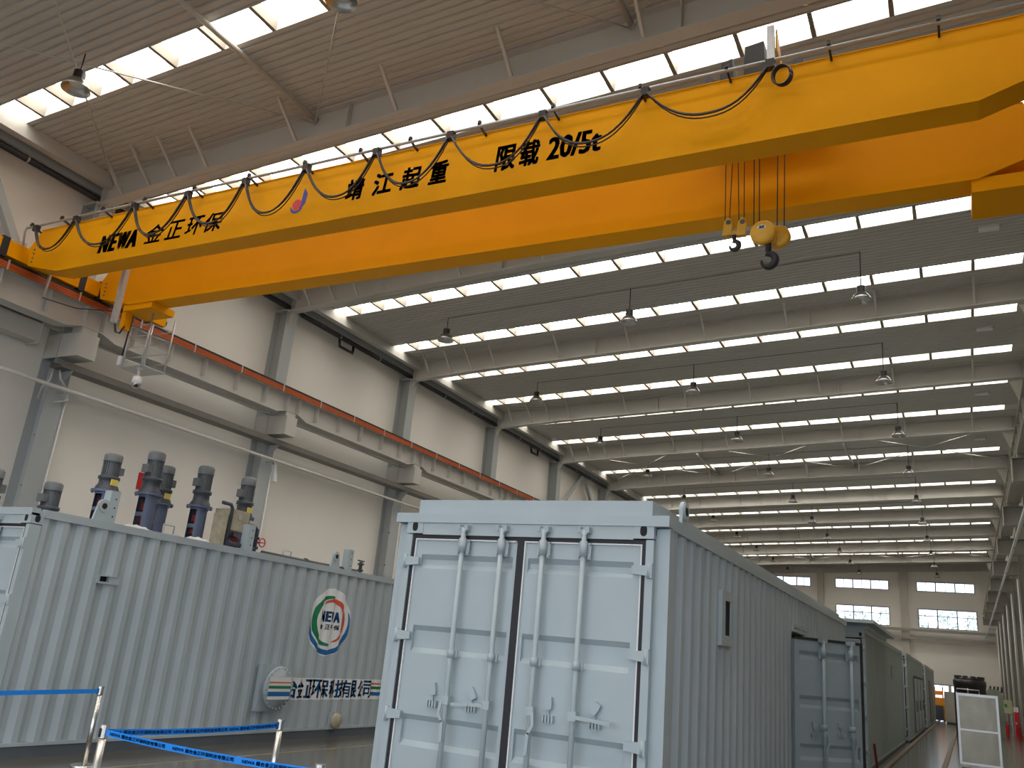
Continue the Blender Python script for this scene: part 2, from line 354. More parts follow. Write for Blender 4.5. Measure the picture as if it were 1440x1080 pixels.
for s in STRIP:
    fr = MB()
    for yy in (s, s+SW): fr.quad((SX0, yy, roofz(SX0)-0.005), (SX1, yy, roofz(SX1)-0.005), (SX1, yy, roofz(SX1)+0.24), (SX0, yy, roofz(SX0)+0.24))
    for xx in (SX0, SX1): fr.quad((xx, s, roofz(xx)-0.005), (xx, s+SW, roofz(xx)-0.005), (xx, s+SW, roofz(xx)+0.24), (xx, s, roofz(xx)+0.24))
    for xa, xb in ((-16.3, SX0), (SX1, 2.6)): fr.quad((xa, s, roofz(xa)), (xb, s, roofz(xb)), (xb, s+SW, roofz(xb)), (xa, s+SW, roofz(xa)))
    fr.build('skylight_frame', LINER, roof, False)
    vis = s > 6 and s not in (14.3, 29.75, 35.8, 41.85, 48.0, 54.0, 60.2, 66.2, 72.2)
    for i in range(len(cells)-1):
        a, c = cells[i], cells[i+1]
        q = ((a, s, roofz(a)+0.22), (a, s+SW, roofz(a)+0.22), (c, s+SW, roofz(c)+0.22), (c, s, roofz(c)+0.22))
        if vis and npane < 300: MB().quad(*q).build('skylight_panel', SKYP, roof, False); npane += 1
        else: hid.quad(*q)
    for x in PURL:
        bb = (x-0.035, x+0.035, s+0.002, s+SW-0.002, roofz(x)-0.01, roofz(x)+0.20)
        if vis and s < 34: MB().box(*bb).build('purlin', PURLM, roof)
        else: hidp.box(*bb)
tag(hid.build('skylight_panel_rest', SKYP, roof, False), kind='stuff'); tag(hidp.build('purlin_rest', PURLM, roof), kind='stuff')
# roof beams
def rafter(y, idx, label, braces=True):
    t = thing('roof_beam', label, 'roof beam', (-6, y, roofz(-6)-0.3), 'roof beams across the hall')
    xa, xb = -15.8, 2.05
    zt = lambda x: roofz(x)-0.003
    zb = lambda x: 10.03 + 0.0505*(x+15.6) - (0.05*max(0, (-13-x))/2.8)
    b = MB().prism([(xa, zb(xa)), (xb, zb(xb)), (xb, zt(xb)), (xa, zt(xa))], 'y', y-0.008, y+0.008); b.build('web', STEEL, t)
    b = MB(); n = len(b.v)
    b.prism([(xa, zb(xa)-0.02), (-13, zb(-13)-0.02), (xb, zb(xb)-0.02), (xb, zb(xb)), (-13, zb(-13)), (xa, zb(xa))], 'y', y-0.125, y+0.125); b.build('bottom_flange', STEEL, t)
    MB().prism([(xa, zt(xa)-0.018), (xb, zt(xb)-0.018), (xb, zt(xb)), (xa, zt(xa))], 'y', y-0.125, y+0.125).build('top_flange', STEEL, t)
    for x in (-15.7, -9.3, -3.2, 1.95): MB().box(x-0.008, x+0.008, y-0.12, y+0.12, zb(x), zt(x)-0.018).build('stiffener', STEEL, t)
    if braces:
        for i, x in enumerate(PURL):
            if i in (0, 1, 2, 3) or i % 2 == 1:
                for sgn in (-1, 1):
                    MB().bar((x, y+sgn*0.72, roofz(x)-0.005), (x, y+sgn*0.115, zb(x)+0.03), 0.05, 0.05).build('fly_brace', STEEL, t)
    else:
        for i, x in enumerate(PURL):
            if i % 2 == 1: MB().box(x-0.012, x+0.012, y-0.11, y-0.01, zb(x), zt(x)-0.02).build('stiffener', STEEL, t)
    return t
nb = 0
for k, y in enumerate(RAF):
    if y < 8: lab = 'pale steel roof beam over the near hall end, %s of three before the crane' % ORDN[k]
    elif y < 12: lab = 'pale steel roof beam directly above the yellow crane, nearest one in view'
    else: nb += 1; lab = '%s pale steel roof beam behind the yellow crane' % ORDN[nb-1]
    rafter(y, k, lab, y < 42)
# roof bracing: struts and rods
for y0, y1, nm in ((4.1, 10.15, 'in front of the crane'), (34.35, 40.4, 'midway down the hall'), (64.6, 70.65, 'near the far wall')):
    for x, side in ((-10.1, 'left'), (-4.0, 'right')):
        o = MB().tube([(x, y0+0.02, roofz(x)-0.12), (x, y1-0.02, roofz(x)-0.12)], 0.05, 10).build('roof_strut', STEEL)
        tag(o, 'pale round roof strut %s, %s of its pair' % (nm, side), 'strut', 'roof struts')
    for xa, xb, side in ((-15.5, -10.1, 'left'), (-10.1, -4.0, 'middle'), (-4.0, 1.9, 'right')):
        for d in (0, 1):
            p = (xa, y0+0.05, roofz(xa)-0.2-0.03*d); q = (xb, y1-0.05, roofz(xb)-0.2-0.03*d)
            if d: p, q = (p[0], y1-0.05, p[2]), (q[0], y0+0.05, q[2])
            tag(MB().tube([p, q], 0.014, 6).build('bracing_rod', STEEL), 'thin crossed roof bracing rod %s, %s cross, %s' % (nm, side, ('rising away', 'rising near')[d]), 'rod', 'roof bracing rods')
# columns
def hcol(b, xin, xout, y, z0, z1, hw=0.2, tf=0.016):
    s_ = 1 if xin > xout else -1
    b.box(min(xin, xin-s_*tf), max(xin, xin-s_*tf), y-hw, y+hw, z0, z1); b.box(min(xout, xout+s_*tf), max(xout, xout+s_*tf), y-hw, y+hw, z0, z1)
    a, c = sorted((xin-s_*tf, xout+s_*tf)); b.box(a, c, y-0.01, y+0.01, z0, z1); return b
COLY = [10.25+BAY*k for k in range(-3, 11)]
bc = 0
for k, y in enumerate(COLY):
    if y < 8: lab = 'grey steel column on the left wall, %s of three before the crane' % ORDN[k]
    elif y < 12: lab = "grey steel column on the left wall under the crane's end"
    else: bc += 1; lab = '%s grey steel column on the left wall beyond the crane' % ORDN[bc-1]
    t = thing('steel_column', lab, 'column', (-16.05, y, 0), 'left wall columns', 'structure')
    hcol(MB(), -15.83, XL+0.003, y, 0, 9.98).build('shaft', STEELC, t)
    MB().box(XL+0.003, -15.78, y-0.22, y+0.22, 9.98, 10.01).build('cap_plate', STEELC, t)
    c = MB().box(-15.83, -15.2, y-0.2, y+0.2, 6.98, 7.0).box(-15.83, -15.2, y-0.2, y+0.2, 6.5, 6.52).box(-15.22, -15.2, y-0.2, y+0.2, 6.52, 6.98)
    c.box(-15.83, -15.22, y-0.19, y-0.17, 6.52, 6.98).box(-15.83, -15.22, y+0.17, y+0.19, 6.52, 6.98); c.box(-16.25, -15.835, y-0.2, y-0.185, 6.5, 7.0).box(-16.25, -15.835, y+0.185, y+0.2, 6.5, 7.0).build('corbel', STEEL, t)
    MB().prism([(-15.6, roofz(-15.6)-0.62), (-15.82, 9.6), (-15.82, roofz(-15.6)-0.62)], 'y', y-0.11, y-0.095).build('knee_plate', STEEL, t)
    if y > 9:
        MB().tube([(-15.9, y-0.12, 0.3), (-15.9, y-0.12, 5.7), (-15.86, y-0.14, 5.95), (-15.86, y-0.14, 6.22)], 0.025, 8).build('conduit', CWHITE, t)
        MB().tube([(-15.80, y+0.215, 0.3), (-15.80, y+0.215, 5.75)], 0.016, 6).build('conduit', CWHITE, t)
        cl = MB()
        for z in (1.5, 3.0, 3.9, 4.9): cl.box(-15.95, -15.85, y-0.16, y-0.08, z, z+0.03)
        cl.build('conduit_clamps', DKSTEEL, t)
bc = 0
for k, y in enumerate(COLY):
    if y < 16: lab = 'pale steel column on the right side before the view, %s' % ORDN[k]
    else: bc += 1; lab = '%s pale steel column along the right side' % ORDN[bc-1]
    t = thing('steel_column', lab, 'column', (2.3, y, 0), 'right side columns', 'structure')
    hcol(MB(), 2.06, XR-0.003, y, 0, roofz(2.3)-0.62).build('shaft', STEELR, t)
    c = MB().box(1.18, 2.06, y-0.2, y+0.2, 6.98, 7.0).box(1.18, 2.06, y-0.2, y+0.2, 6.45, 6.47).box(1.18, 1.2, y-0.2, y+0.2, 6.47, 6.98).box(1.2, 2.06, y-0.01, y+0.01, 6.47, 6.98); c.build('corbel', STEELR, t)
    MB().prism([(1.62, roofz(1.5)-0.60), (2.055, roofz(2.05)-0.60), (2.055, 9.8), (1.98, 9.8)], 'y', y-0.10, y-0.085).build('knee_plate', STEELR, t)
    MB().bar((1.95, y+0.3, 7.8), (2.3, y+2.6, 10.6), 0.12, 0.10).build('bracing_leg', STEELR, t)
    MB().tube([(2.0, y-0.13, 0.2), (2.0, y-0.13, 6.3)], 0.03, 8).build('conduit', CWHITE, t)
for k, y in enumerate(COLY[3:]):
    for j, dy in enumerate((2.0, 4.0)):
        tag(MB().box(2.36, XR-0.002, y+dy-0.09, y+dy+0.09, 0, 10.6).build('wall_post', (STEEL, STEELR)[j]), 'slim post on the right wall, %s one behind the %s right column in view' % (ORDN[j], ORDN[k]), 'post', 'right wall posts')
# diagonal wall bracing on the left
for nm, p, q in (('near, above the end of the crane', (-16.05, 7.4, 10.4), (-16.05, 9.55, 7.3)), ('of the far pair, leaning left', (-16.05, 37.8, 10.3), (-16.05, 34.6, 7.6)), ('of the far pair, leaning right', (-16.05, 37.8, 10.3), (-16.05, 40.3, 7.6))):
    tag(MB().bar(p, q, 0.16, 0.16).build('wall_brace', STEELC), 'grey diagonal wall brace %s' % nm, 'brace', 'left wall braces')
# crane runways
def runway(side, x, label, s_, paint):
    t = thing('runway_beam', label, 'runway beam', (x, 30, 7.0), 'crane runway beams')
    ya, yb = Y0+0.2, Y1-0.3
    low = [(ya, 7.03)]
    for y in COLY: low += [(y-0.55, 7.03), (y-0.2, 7.14), (y+0.25, 7.14), (y+0.6, 7.03)]
    low.append((yb, 7.03))
    MB().prism(low + [(yb, 7.6), (ya, 7.6)], 'x', x-0.008, x+0.008).build('web', paint, t)
    b = MB()
    for (a, za), (c, zc) in zip(low, low[1:]): b.quad((x-0.17, a, za-0.02), (x+0.17, a, za-0.02), (x+0.17, c, zc-0.02), (x-0.17, c, zc-0.02)); b.quad((x-0.17, a, za), (x+0.17, a, za), (x+0.17, c, zc), (x-0.17, c, zc)); b.quad((x+0.17*s_, a, za-0.02), (x+0.17*s_, c, zc-0.02), (x+0.17*s_, c, zc), (x+0.17*s_, a, za))
    b.build('bottom_flange', paint, t)
    MB().box(x-0.17, x+0.17, ya, yb, 7.58, 7.60).build('top_flange', paint, t)
    n = 0; rest = MB()
    for y in COLY:
        for dy in (-1.95, -0.95, -0.15, 0.3, 1.05, 2.05, 3.05):
            a = (x+0.008, x+0.15) if s_ > 0 else (x-0.15, x-0.008)
            bb = (a[0], a[1], y+dy-0.006, y+dy+0.006, 7.14, 7.58)
            if 4 < y < 45: MB().box(*bb).build('stiffener', paint, t)
            else: rest.box(*bb)
    tag(rest.build('stiffener_rest', paint, t), kind='stuff')
    pads = MB()
    for y in COLY: pads.box(x-0.15, x+0.15, y-0.18, y+0.18, 7.0, 7.12)
    pads.build('bearing_pads', paint, t)
    rl = MB().box(x-0.03, x+0.03, ya, yb, 7.60, 7.72).box(x-0.06, x+0.06, ya, yb, 7.60, 7.615).build('rail', BLACK, t)
    return t
runway('left', -15.42, 'pale runway beam along the left wall carrying the crane rail', 1, STEEL)
runway('right', 1.45, 'pale runway beam on the right columns', -1, STEELR)
t = thing('conductor_bar', 'long orange conductor bar along the left runway beam', 'conductor bar', (-15.22, 30, 7.55))
for z in (7.565, 7.61, 7.655): MB().box(-15.25, -15.215, Y0+0.3, Y1-0.5, z, z+0.036).build('conductor_strip', ORANGE, t)
for k in range(56):
    y = Y0+0.8+k*1.5; MB().box(-15.25, -15.2, y, y+0.03, 7.55, 7.74).build('support_clamp', GALV, t)
MB().box(-15.255, -15.225, Y0+0.3, Y1-0.5, 7.70, 7.745).build('cover_strip', BLACK, t)
# long members on the left wall
o = MB().box(-15.90, -15.885, Y0+0.1, Y1-0.1, 7.08, 7.26).box(-15.98, -15.86, Y0+0.1, Y1-0.1, 7.06, 7.08).build('tie_beam', STEEL); tag(o, 'pale horizontal tie beam on the left wall behind the runway', 'tie beam')
o = MB().box(-16.2, -15.86, 4.4, 9.62, 6.68, 7.08).box(-16.24, -15.82, 9.62, 9.64, 6.64, 7.1).build('tie_beam', STEEL); tag(o, "deep pale box tie beam left of the column under the crane's end", 'tie beam')
t = thing('cable_tray', 'dark underside cable tray running along the left columns', 'cable tray', (-15.6, 10, 6.24))
MB().box(-15.8, -15.45, 9.95, Y1-0.4, 6.25, 6.262).box(-15.8, -15.79, 9.95, Y1-0.4, 6.262, 6.38).box(-15.46, -15.45, 9.95, Y1-0.4, 6.262, 6.38).build('tray', DKSTEEL, t)
for y in COLY[3:]:
    MB().prism([(-15.83, 5.9), (-15.5, 6.25), (-15.83, 6.25)], 'y', y-0.02, y+0.02).build('tray_bracket', STEELC, t)
MB().tube([(-15.7, 9.97, 6.22), (-15.72, 9.98, 6.0), (-15.85, 9.95, 5.85), (-15.9, 9.95, 5.6)], 0.03, 8).build('flexible_conduit', GALV, t)
MB().tube([(-15.6, 10.05, 6.22), (-15.6, 10.1, 6.05), (-15.62, 10.3, 5.9), (-15.7, 10.45, 5.7), (-15.75, 10.2, 5.6)], 0.025, 8).build('flexible_conduit', GALV, t)
t = thing('wall_pipe', 'slim white horizontal pipe across the left columns', 'pipe', (-15.6, 30, 5.87))
MB().tube([(-15.6, Y0+0.2, 5.87), (-15.6, Y1-0.4, 5.87)], 0.038, 10).build('pipe_run', mat('off_white_pipe', (0.58, 0.55, 0.50), 0.5, var=0.05), t)
for y in COLY: MB().box(-15.83, -15.6, y-0.02, y+0.02, 5.80, 5.825).build('pipe_bracket', GALV, t)
t = thing('eave_pipe', 'black sprinkler pipe under the left eave', 'pipe', (-15.95, 30, 10.15))
MB().tube([(-15.95, Y0+0.2, 10.13), (-15.95, Y1-0.4, 10.13)], 0.07, 12).build('pipe_run', BLACK, t)
for k in range(42):
    y = Y0+1+k*2.0; MB().lathe([(0.074, -0.02), (0.074, 0.02)], (-15.95, y, 10.13), 12, 'y').tube([(-15.95, y, 10.2), (-15.95, y, roofz(-15.95))], 0.006, 5).build('pipe_hanger', GALV, t)
for y in (18.5, 31.65): MB().tube([(-15.95, y, 10.1), (-15.93, y+0.02, 9.84), (-15.93, y+0.65, 9.84), (-15.95, y+0.68, 10.1)], 0.045, 8).build('drop_loop', BLACK, t)
o = MB().box(-15.62, -15.55, Y0+0.1, Y1-0.1, 10.31, 10.6).box(-15.75, -15.62, Y0+0.1, Y1-0.1, 10.31, 10.33).build('eave_purlin', STEEL); tag(o, 'pale eave purlin along the top of the left wall', 'purlin')
o = MB().box(-16.27, -15.95, Y0+0.1, Y1-0.1, 10.25, 10.42).build('eave_beam', STEELC); tag(o, 'grey eave beam above the black sprinkler pipe', 'beam')
t = thing('wall_pipe', 'white horizontal pipe in front of the right columns', 'pipe', (1.39, 40, 5.87))
MB().tube([(1.39, 13, 5.87), (1.39, Y1-0.3, 5.87)], 0.04, 10).build('pipe_run', CWHITE, t)
for y in COLY[4:]: MB().box(1.37, 2.06, y-0.02, y+0.02, 5.80, 5.828).build('pipe_bracket', STEELR, t)
# far wall members
t = thing('wind_post', 'grey wind post in the middle of the far wall', 'post', (-4.15, Y1-0.2, 0), 'far wall posts', 'structure'); MB().box(-4.43, -3.87, Y1-0.35, Y1-0.002, 0, 10.9).build('shaft', WALLR, t)
t = thing('wind_post', 'grey wind post on the far wall behind the container roof', 'post', (-10.45, Y1-0.2, 0), 'far wall posts', 'structure'); MB().box(-10.7, -10.2, Y1-0.35, Y1-0.002, 0, 10.6).build('shaft', WALLR, t)
for z, nm, r in ((6.12, 'upper', 0.10), (5.5, 'lower', 0.10)):
    t = thing('wall_rail', '%s grey horizontal rail across the far wall below the windows' % nm, 'rail', (-7, Y1-0.5, z), 'far wall rails')
    MB().box(-15.9, 2.0, Y1-0.55, Y1-0.36, z-r, z+r).build('rail_bar', STEELR, t)
    for x in (-12, -9, -7, -5.5, -2.8, -1.4, 0.2, 1.4): MB().box(x-0.04, x+0.04, Y1-0.37, Y1-0.002, z+0.02, z+0.16).build('rail_bracket', CWHITE, t)
# high-bay lamps
def lamp(x, y, label):
    t = thing('high_bay_lamp', label, 'lamp', (x, y, 10.05), 'high-bay lamps')
    MB().tube([(x, y, roofz(x)), (x, y, 10.36)], 0.012, 6).build('suspension_rod', BLACK, t)
    MB().cyl((x, y, 0), 0.095, 10.20, 10.37, 16).build('housing', BLACK, t)
    b = MB().lathe([(0.10, 10.22), (0.15, 10.17), (0.20, 10.10), (0.235, 10.02), (0.225, 10.02), (0.19, 10.10), (0.14, 10.16), (0.09, 10.21)], (x, y, 0), 24); b.build('reflector', ALU, t)
    MB().lathe([(0.0001, 10.095), (0.08, 10.10), (0.12, 10.13)], (x, y, 0), 16).build('lens', CWHITE, t)
    return t
L0 = lamp(-12.72, 7.2, 'dark high-bay lamp hanging before the crane, next to the left wall')
sides = ((-12.75, 'next to the left wall'), (-7.22, 'in the middle'), (-1.65, 'towards the right columns'))
dup(L0, (5.6, 0, 0), 'dark high-bay lamp hanging before the crane, at the top edge of the photo')
for r in range(11):
    y = 13.2+6.1*r
    for x, s_ in sides:
        dup(L0, (x+12.72, y-7.2, 0), ('dark high-bay lamp behind the crane girders, %s' % s_) if r == 0 else '%s high-bay lamp beyond the crane in the row %s' % (ORDN[r-1], s_))
ROD = {}
for o in list(D.objects):
    if o.name.startswith('suspension_rod') and o.parent:
        x = o.parent.location.x; key = round(x, 1)
        if key not in ROD:
            m = MB().tube([(0, 0, roofz(x)-10.05), (0, 0, 0.31)], 0.012, 6); me = D.meshes.new('suspension_rod'); me.from_pydata([tuple(p) for p in m.v], [], m.f); me.materials.append(BLACK); ROD[key] = me
        o.data = ROD[key]
for k in range(4):
    y = 19.0+6.06*k
    t = thing('ceiling_fixture', '%s small white rectangular fixture on the roof lining beside the right columns' % ORDN[k], 'ceiling light', (1.0, y, roofz(1)), 'small ceiling fixtures')
    MB().box(0.78, 1.17, y, y+0.2, roofz(1)-0.06, roofz(1)+0.01).build('fixture_body', WHITE, t); MB().box(1.17, 1.21, y+0.03, y+0.17, roofz(1)-0.06, roofz(1)-0.0).build('end_cap', ALU, t)
# conduit run feeding the lamps
for r in range(6):
    y = 19.3+6.1*r
    tag(MB().tube([(-12.75, y, roofz(-12.75)-0.015), (-1.65, y, roofz(-1.65)-0.015)], 0.008, 5).build('lamp_conduit', DKSTEEL), 'thin dark conduit on the roof lining feeding the %s lamp row beyond the crane' % ORDN[r], 'conduit', 'lamp conduits')
# ------------------------------------------------------------------ overhead crane
cr_ = thing('overhead_crane', 'yellow double-girder overhead travelling crane with black lettering', 'crane', (-7, 9.5, 7.7))
def girder(name, y0, y1):
    poly = [(-14.95, 8.44), (-15.22, 8.1), (-15.12, 7.74), (-14.2, 7.52), (0.45, 7.52), (1.1, 7.74), (1.2, 8.1), (0.98, 8.44)]
    g = MB().prism(poly, 'y', y0, y1).build(name, YEL, cr_)
    return g
fg = girder('front_girder', 8.6, 8.96); rg = girder('rear_girder', 10.18, 10.56)
for g, y0 in ((fg, 8.6), (rg, 10.18)):
    MB().box(-14.95, 0.98, y0-0.01, y0+0.39, 8.44, 8.452).build('top_plate', YEL, g)
    MB().box(-14.8, 0.9, y0+0.15, y0+0.21, 8.452, 8.54).build('trolley_rail', BLACK, g)
    for dx in (0, 1):
        for k in range(4): MB().cyl((-15.02 if dx == 0 else 1.02, 0, 8.06-k*0.085), 0.018, y0-0.014, y0+0.002, 8, 'y').build('bolt', DKSTEEL, g)
# end trucks with striped wheel housings
for x, s_, nm in ((-15.42, 1, 'left'), (1.45, -1, 'right')):
    e = MB().box(x-0.2, x+0.22, 7.2, 11.9, 7.80, 8.10).build('end_truck', YEL, cr_)
    for y in (7.75, 9.95, 11.55):
        MB().cyl((x, y, 7.86), 0.14, -0.06, 0.06, 20, 'x').build('wheel', GEAR, e)
    for y in (8.08, 9.72, 10.18): MB().box(x-0.205, x+0.226, y, y+0.14, 7.76, 8.14).build('black_stripe', RUBBER, e)
    for y in (7.2, 11.9): MB().cyl((x, y, 7.95), 0.08, -0.14 if y < 8 else 0, 0 if y < 8 else 0.14, 14, 'y').build('buffer', RUBBER, e)
    MB().box(x-0.12, x+0.1, 8.35, 8.6, 8.10, 8.22).build('drive_cover', GALV, e)
MB().box(-14.35, -13.55, 10.2, 10.75, 7.40, 7.53).build('under_bracket', YEL, cr_)
MB().box(0.38, 1.3, 10.2, 10.9, 7.36, 7.54).build('under_bracket', YEL, cr_)
# festoon rail, brackets, cables
MB().tube([(-15.12, 8.40, 8.42), (1.2, 8.40, 8.42)], 0.022, 8).tube([(-15.12, 8.40, 8.42), (-15.16, 8.40, 8.36), (-15.17, 8.45, 8.1)], 0.022, 8).build('festoon_rail', GALV, cr_)
for x in (-14.97, -14.11, -13.0, -11.95, -10.78, -9.58, -8.45, -7.41, -6.54, -5.42, -4.33, -3.15, -2.09, -0.96, 0.13):
    b = MB().bar((x, 8.36, 8.455), (x, 8.6, 8.40), 0.025, 0.03).box(x-0.02, x+0.02, 8.375, 8.42, 8.43, 8.50)
    b.build('rail_bracket', CABLE, cr_)
HANG = [-14.77, -13.64, -12.13, -10.86, -9.6, -8.37, -7.08, -5.84, -4.45, -3.07, -1.59]
LOW = [7.83, 7.72, 7.70, 7.69, 7.68, 7.72, 7.71, 7.72, 7.77, 7.84]
for i in range(10):
    a, c, lo = HANG[i], HANG[i+1], LOW[i]; b = MB()
    for dy, dl, r in ((8.335, 0, 0.013), (8.36, 0.03, 0.011), (8.385, -0.015, 0.009)):
        pts = []
        for k in range(17):
            t_ = k/16; h = abs(2*t_-1)**2.3
            pts.append((a+0.03+(c-a-0.06)*t_ + 0.12*math.sin(PI*t_)*(0.35 if i % 2 else -0.15), dy, lo+dl+(8.31-lo-dl)*h))
        b.tube(pts, r, 6)
    b.build('festoon_cable', CABLE, cr_)
for x in HANG: MB().box(x-0.05, x+0.05, 8.33, 8.42, 8.29, 8.40).build('cable_trolley', CABLE, cr_)
# loose coil and arm at the trolley end of the festoon
b = MB()
for q in range(3):
    b.tube([(-1.47+0.10*math.cos(a)+0.01*q, 8.34+0.02*q, 8.16+0.13*math.sin(a)) for a in [2*PI*k/24 for k in range(25)]], 0.011, 6)
b.build('cable_coil', CABLE, cr_)
# lettering on the front girder (flat print)
yf = 8.598
F = lambda u, v: (u, yf, v)
flat('lettering', join2(*[text2d(c, a, a2, 7.71, 8.05, 0.25, 0.028, 0.012) for c, a, a2 in (('N', -13.17, -12.88), ('E', -12.91, -12.68), ('W', -12.68, -12.38), ('A', -12.46, -12.19))]), F, INK, cr_)
flat('lettering', join2(*[text2d(c, a, a2, 7.72, 8.06, 0.2, 0.007, 0.007) for c, a, a2 in (('金', -11.99, -11.55), ('正', -11.50, -11.08), ('环', -11.03, -10.62), ('保', -10.60, -10.20))]), F, INK, cr_)
flat('lettering', join2(*[text2d(c, a, a2, 7.79, 8.15, 0.12, 0.011, 0.011) for c, a, a2 in (('靖', -7.74, -7.41), ('江', -7.25, -6.91), ('起', -6.77, -6.43), ('重', -6.29, -5.97))]), F, INK, cr_)
flat('lettering', join2(*[text2d(c, a, a2, 7.79, 8.18, 0.1, 0.011, 0.011) for c, a, a2 in (('限', -5.24, -4.93), ('载', -4.87, -4.57))], text2d('20/5t', -4.47, -3.71, 7.81, 8.15, 0.1, 0.014, 0.008)), F, INK, cr_)
flat('emblem', disc2(-8.66, 7.90, 0.088, 0.088, 28), lambda u, v: (u, yf-0.003, v), CRIM, cr_)
flat('emblem', join2(arc2(-8.66, 7.895, 185, 335, 0.10, 0.145, 20), ([(-8.535, 7.86), (-8.50, 7.90), (-8.48, 8.05), (-8.55, 8.17), (-8.57, 8.10), (-8.585, 7.92)], [(0, 1, 2, 3, 4, 5)]), ([(-8.60, 7.80), (-8.535, 7.86), (-8.585, 7.92), (-8.60, 7.86)], [(0, 1, 2, 3)])), F, NAVY, cr_)
# hanging collector post, thin wire, inspection cage
MB().box(-12.90, -12.80, 8.97, 9.05, 6.55, 7.6).build('collector_post', GALV, cr_)
MB().tube([(-12.85, 9.0, 6.75), (-13.9, 8.95, 6.9), (-14.9, 8.9, 7.2)], 0.01, 5).build('stay_wire', CABLE, cr_)
MB().bar((-15.0, 9.0, 7.75), (-15.05, 9.0, 7.3), 0.05, 0.04).build('collector_post', GALV, cr_)
MB().box(-14.42, -14.30, 10.25, 10.40, 7.05, 7.42).build('collector_arm', YEL, cr_)
MB().tube([(-14.5, 10.2, 7.15), (-14.45, 10.22, 6.98), (-14.35, 10.24, 6.95), (-14.28, 10.26, 7.1)], 0.02, 6).build('collector_cable', CABLE, cr_)
cg = MB().box(-14.38, -13.70, 10.45, 10.97, 6.30, 6.32).build('inspection_cage', GALV, cr_)
for x, y in ((-14.36, 10.47), (-13.80, 10.47), (-13.72, 10.95), (-14.36, 10.95)): MB().tube([(x, y, 6.32), (x, y, 7.42)], 0.02, 8).build('cage_post', GALV, cg)
for z in (6.5, 6.72, 6.95, 7.18):
    for p, q in (((-14.36, 10.47), (-13.80, 10.47)), ((-13.80, 10.47), (-13.72, 10.95)), ((-13.72, 10.95), (-14.36, 10.95)), ((-14.36, 10.95), (-14.36, 10.47))):
        MB().tube([p+(z,), q+(z,)], 0.009, 6).build('cage_rung', GALV, cg)
MB().box(-14.47, -14.38, 10.42, 10.5, 6.36, 6.55).build('antenna_box', WHITE, cg)
MB().tube([(-14.38, 10.46, 7.4), (-14.40, 10.46, 6.9), (-14.41, 10.45, 6.5)], 0.014, 6).build('cage_cable', CABLE, cg)
t = thing('security_camera', 'white dome security camera hanging under the inspection cage of the crane', 'camera', (-13.93, 10.55, 6.0))
MB().cyl((-13.93, 10.55, 0), 0.06, 6.28, 6.30, 14).build('mount_plate', WHITE, t)
MB().tube([(-13.93, 10.55, 6.285), (-13.93, 10.55, 6.13)], 0.025, 10).build('mount_stem', WHITE, t)
MB().lathe([(0.02, 6.14), (0.08, 6.12), (0.095, 6.06), (0.095, 5.99), (0.085, 5.98)], (-13.93, 10.55, 0), 18).build('camera_housing', WHITE, t)
MB().lathe([(0.085, 5.985), (0.08, 5.94), (0.055, 5.895), (0.0001, 5.88)], (-13.93, 10.55, 0), 18).build('dome', ALU, t)
MB().cyl((-13.88, 10.51, 5.93), 0.03, -0.03, 0.03, 12, 'x').build('lens', LENS, t)
# hoist trolley on the girders
t = thing('hoist_trolley', 'dark hoist trolley riding on top of the crane girders', 'hoist', (-1.9, 9.5, 8.56))
MB().box(-2.6, -1.15, 8.86, 8.94, 8.50, 8.60).box(-2.6, -1.15, 10.24, 10.32, 8.50, 8.60).box(-2.6, -2.5, 8.94, 10.24, 8.50, 8.60).box(-1.25, -1.15, 8.94, 10.24, 8.50, 8.60).build('trolley_frame', YEL, t)
for x in (-2.4, -1.35):
    for y in (8.78, 10.36): MB().cyl((x, y, 8.60), 0.06, -0.04, 0.04, 16, 'y').build('trolley_wheel', GEAR, t)
MB().cyl((0, 9.75, 8.95), 0.18, -2.45, -1.45, 24, 'x').build('rope_drum', GEAR, t)
for x0, x1, y0, y1, z0, z1 in ((-2.36, -2.17, 9.1, 9.35, 8.70, 9.14), (-2.05, -1.77, 9.05, 9.35, 8.70, 9.26)):
    MB().prism([(x0, z0), (x1, z0), (x1-0.03, z1), (x0+0.02, z1-0.03)], 'y', y0, y1).build('hoist_motor', RUBBER, t)
MB().box(-2.5, -1.25, 9.2, 9.6, 8.60, 8.64).build('deck', YEL, t)
MB().box(-1.64, -1.555, 8.42, 8.47, 8.44, 8.93).build('cable_arm', GALV, t)
MB().prism([(8.47, 8.90), (8.80, 8.52), (8.80, 8.60), (8.49, 8.93)], 'x', -1.63, -1.60).build('arm_gusset', YELH, t)
MB().prism([(8.47, 8.60), (8.80, 8.55), (8.80, 8.60), (8.47, 8.90)], 'x', -1.55, -1.53).build('arm_gusset', YELH, t)
# hook blocks
def hook(b, c, r, w_, up_=0.1):
    x, y, z = c; pts = [(x, y, z+r+up_+0.06), (x, y, z+r+up_*0.3)]; rr = [w_*0.8, w_*0.85]
    for k in range(15):
        a = math.radians(100 - k*20.5); pts.append((x+r*math.cos(a)*0.95, y, z+r*math.sin(a))); rr.append(w_*(1.0+0.35*math.sin(PI*min(1, k/11)))*(1 if k < 11 else max(0.3, 1-(k-10)*0.17)))
    return b.tube(pts, rr, 10)
t = thing('hook_block', 'large yellow 20-tonne hook block with black hook under the crane', 'hook', (-1.82, 9.4, 6.4), 'crane hook blocks')
for x in (-1.86, -1.72):
    MB().lathe([(0.0001, -0.05), (0.13, -0.05), (0.15, -0.03), (0.15, 0.03), (0.13, 0.05), (0.0001, 0.05)], (x, 9.4+(0.10 if x > -1.8 else -0.06), 6.74), 22, 'y').build('sheave_guard', YELH, t)
MB().box(-1.87, -1.72, 9.38, 9.46, 6.62, 6.72).build('block_body', YELH, t)
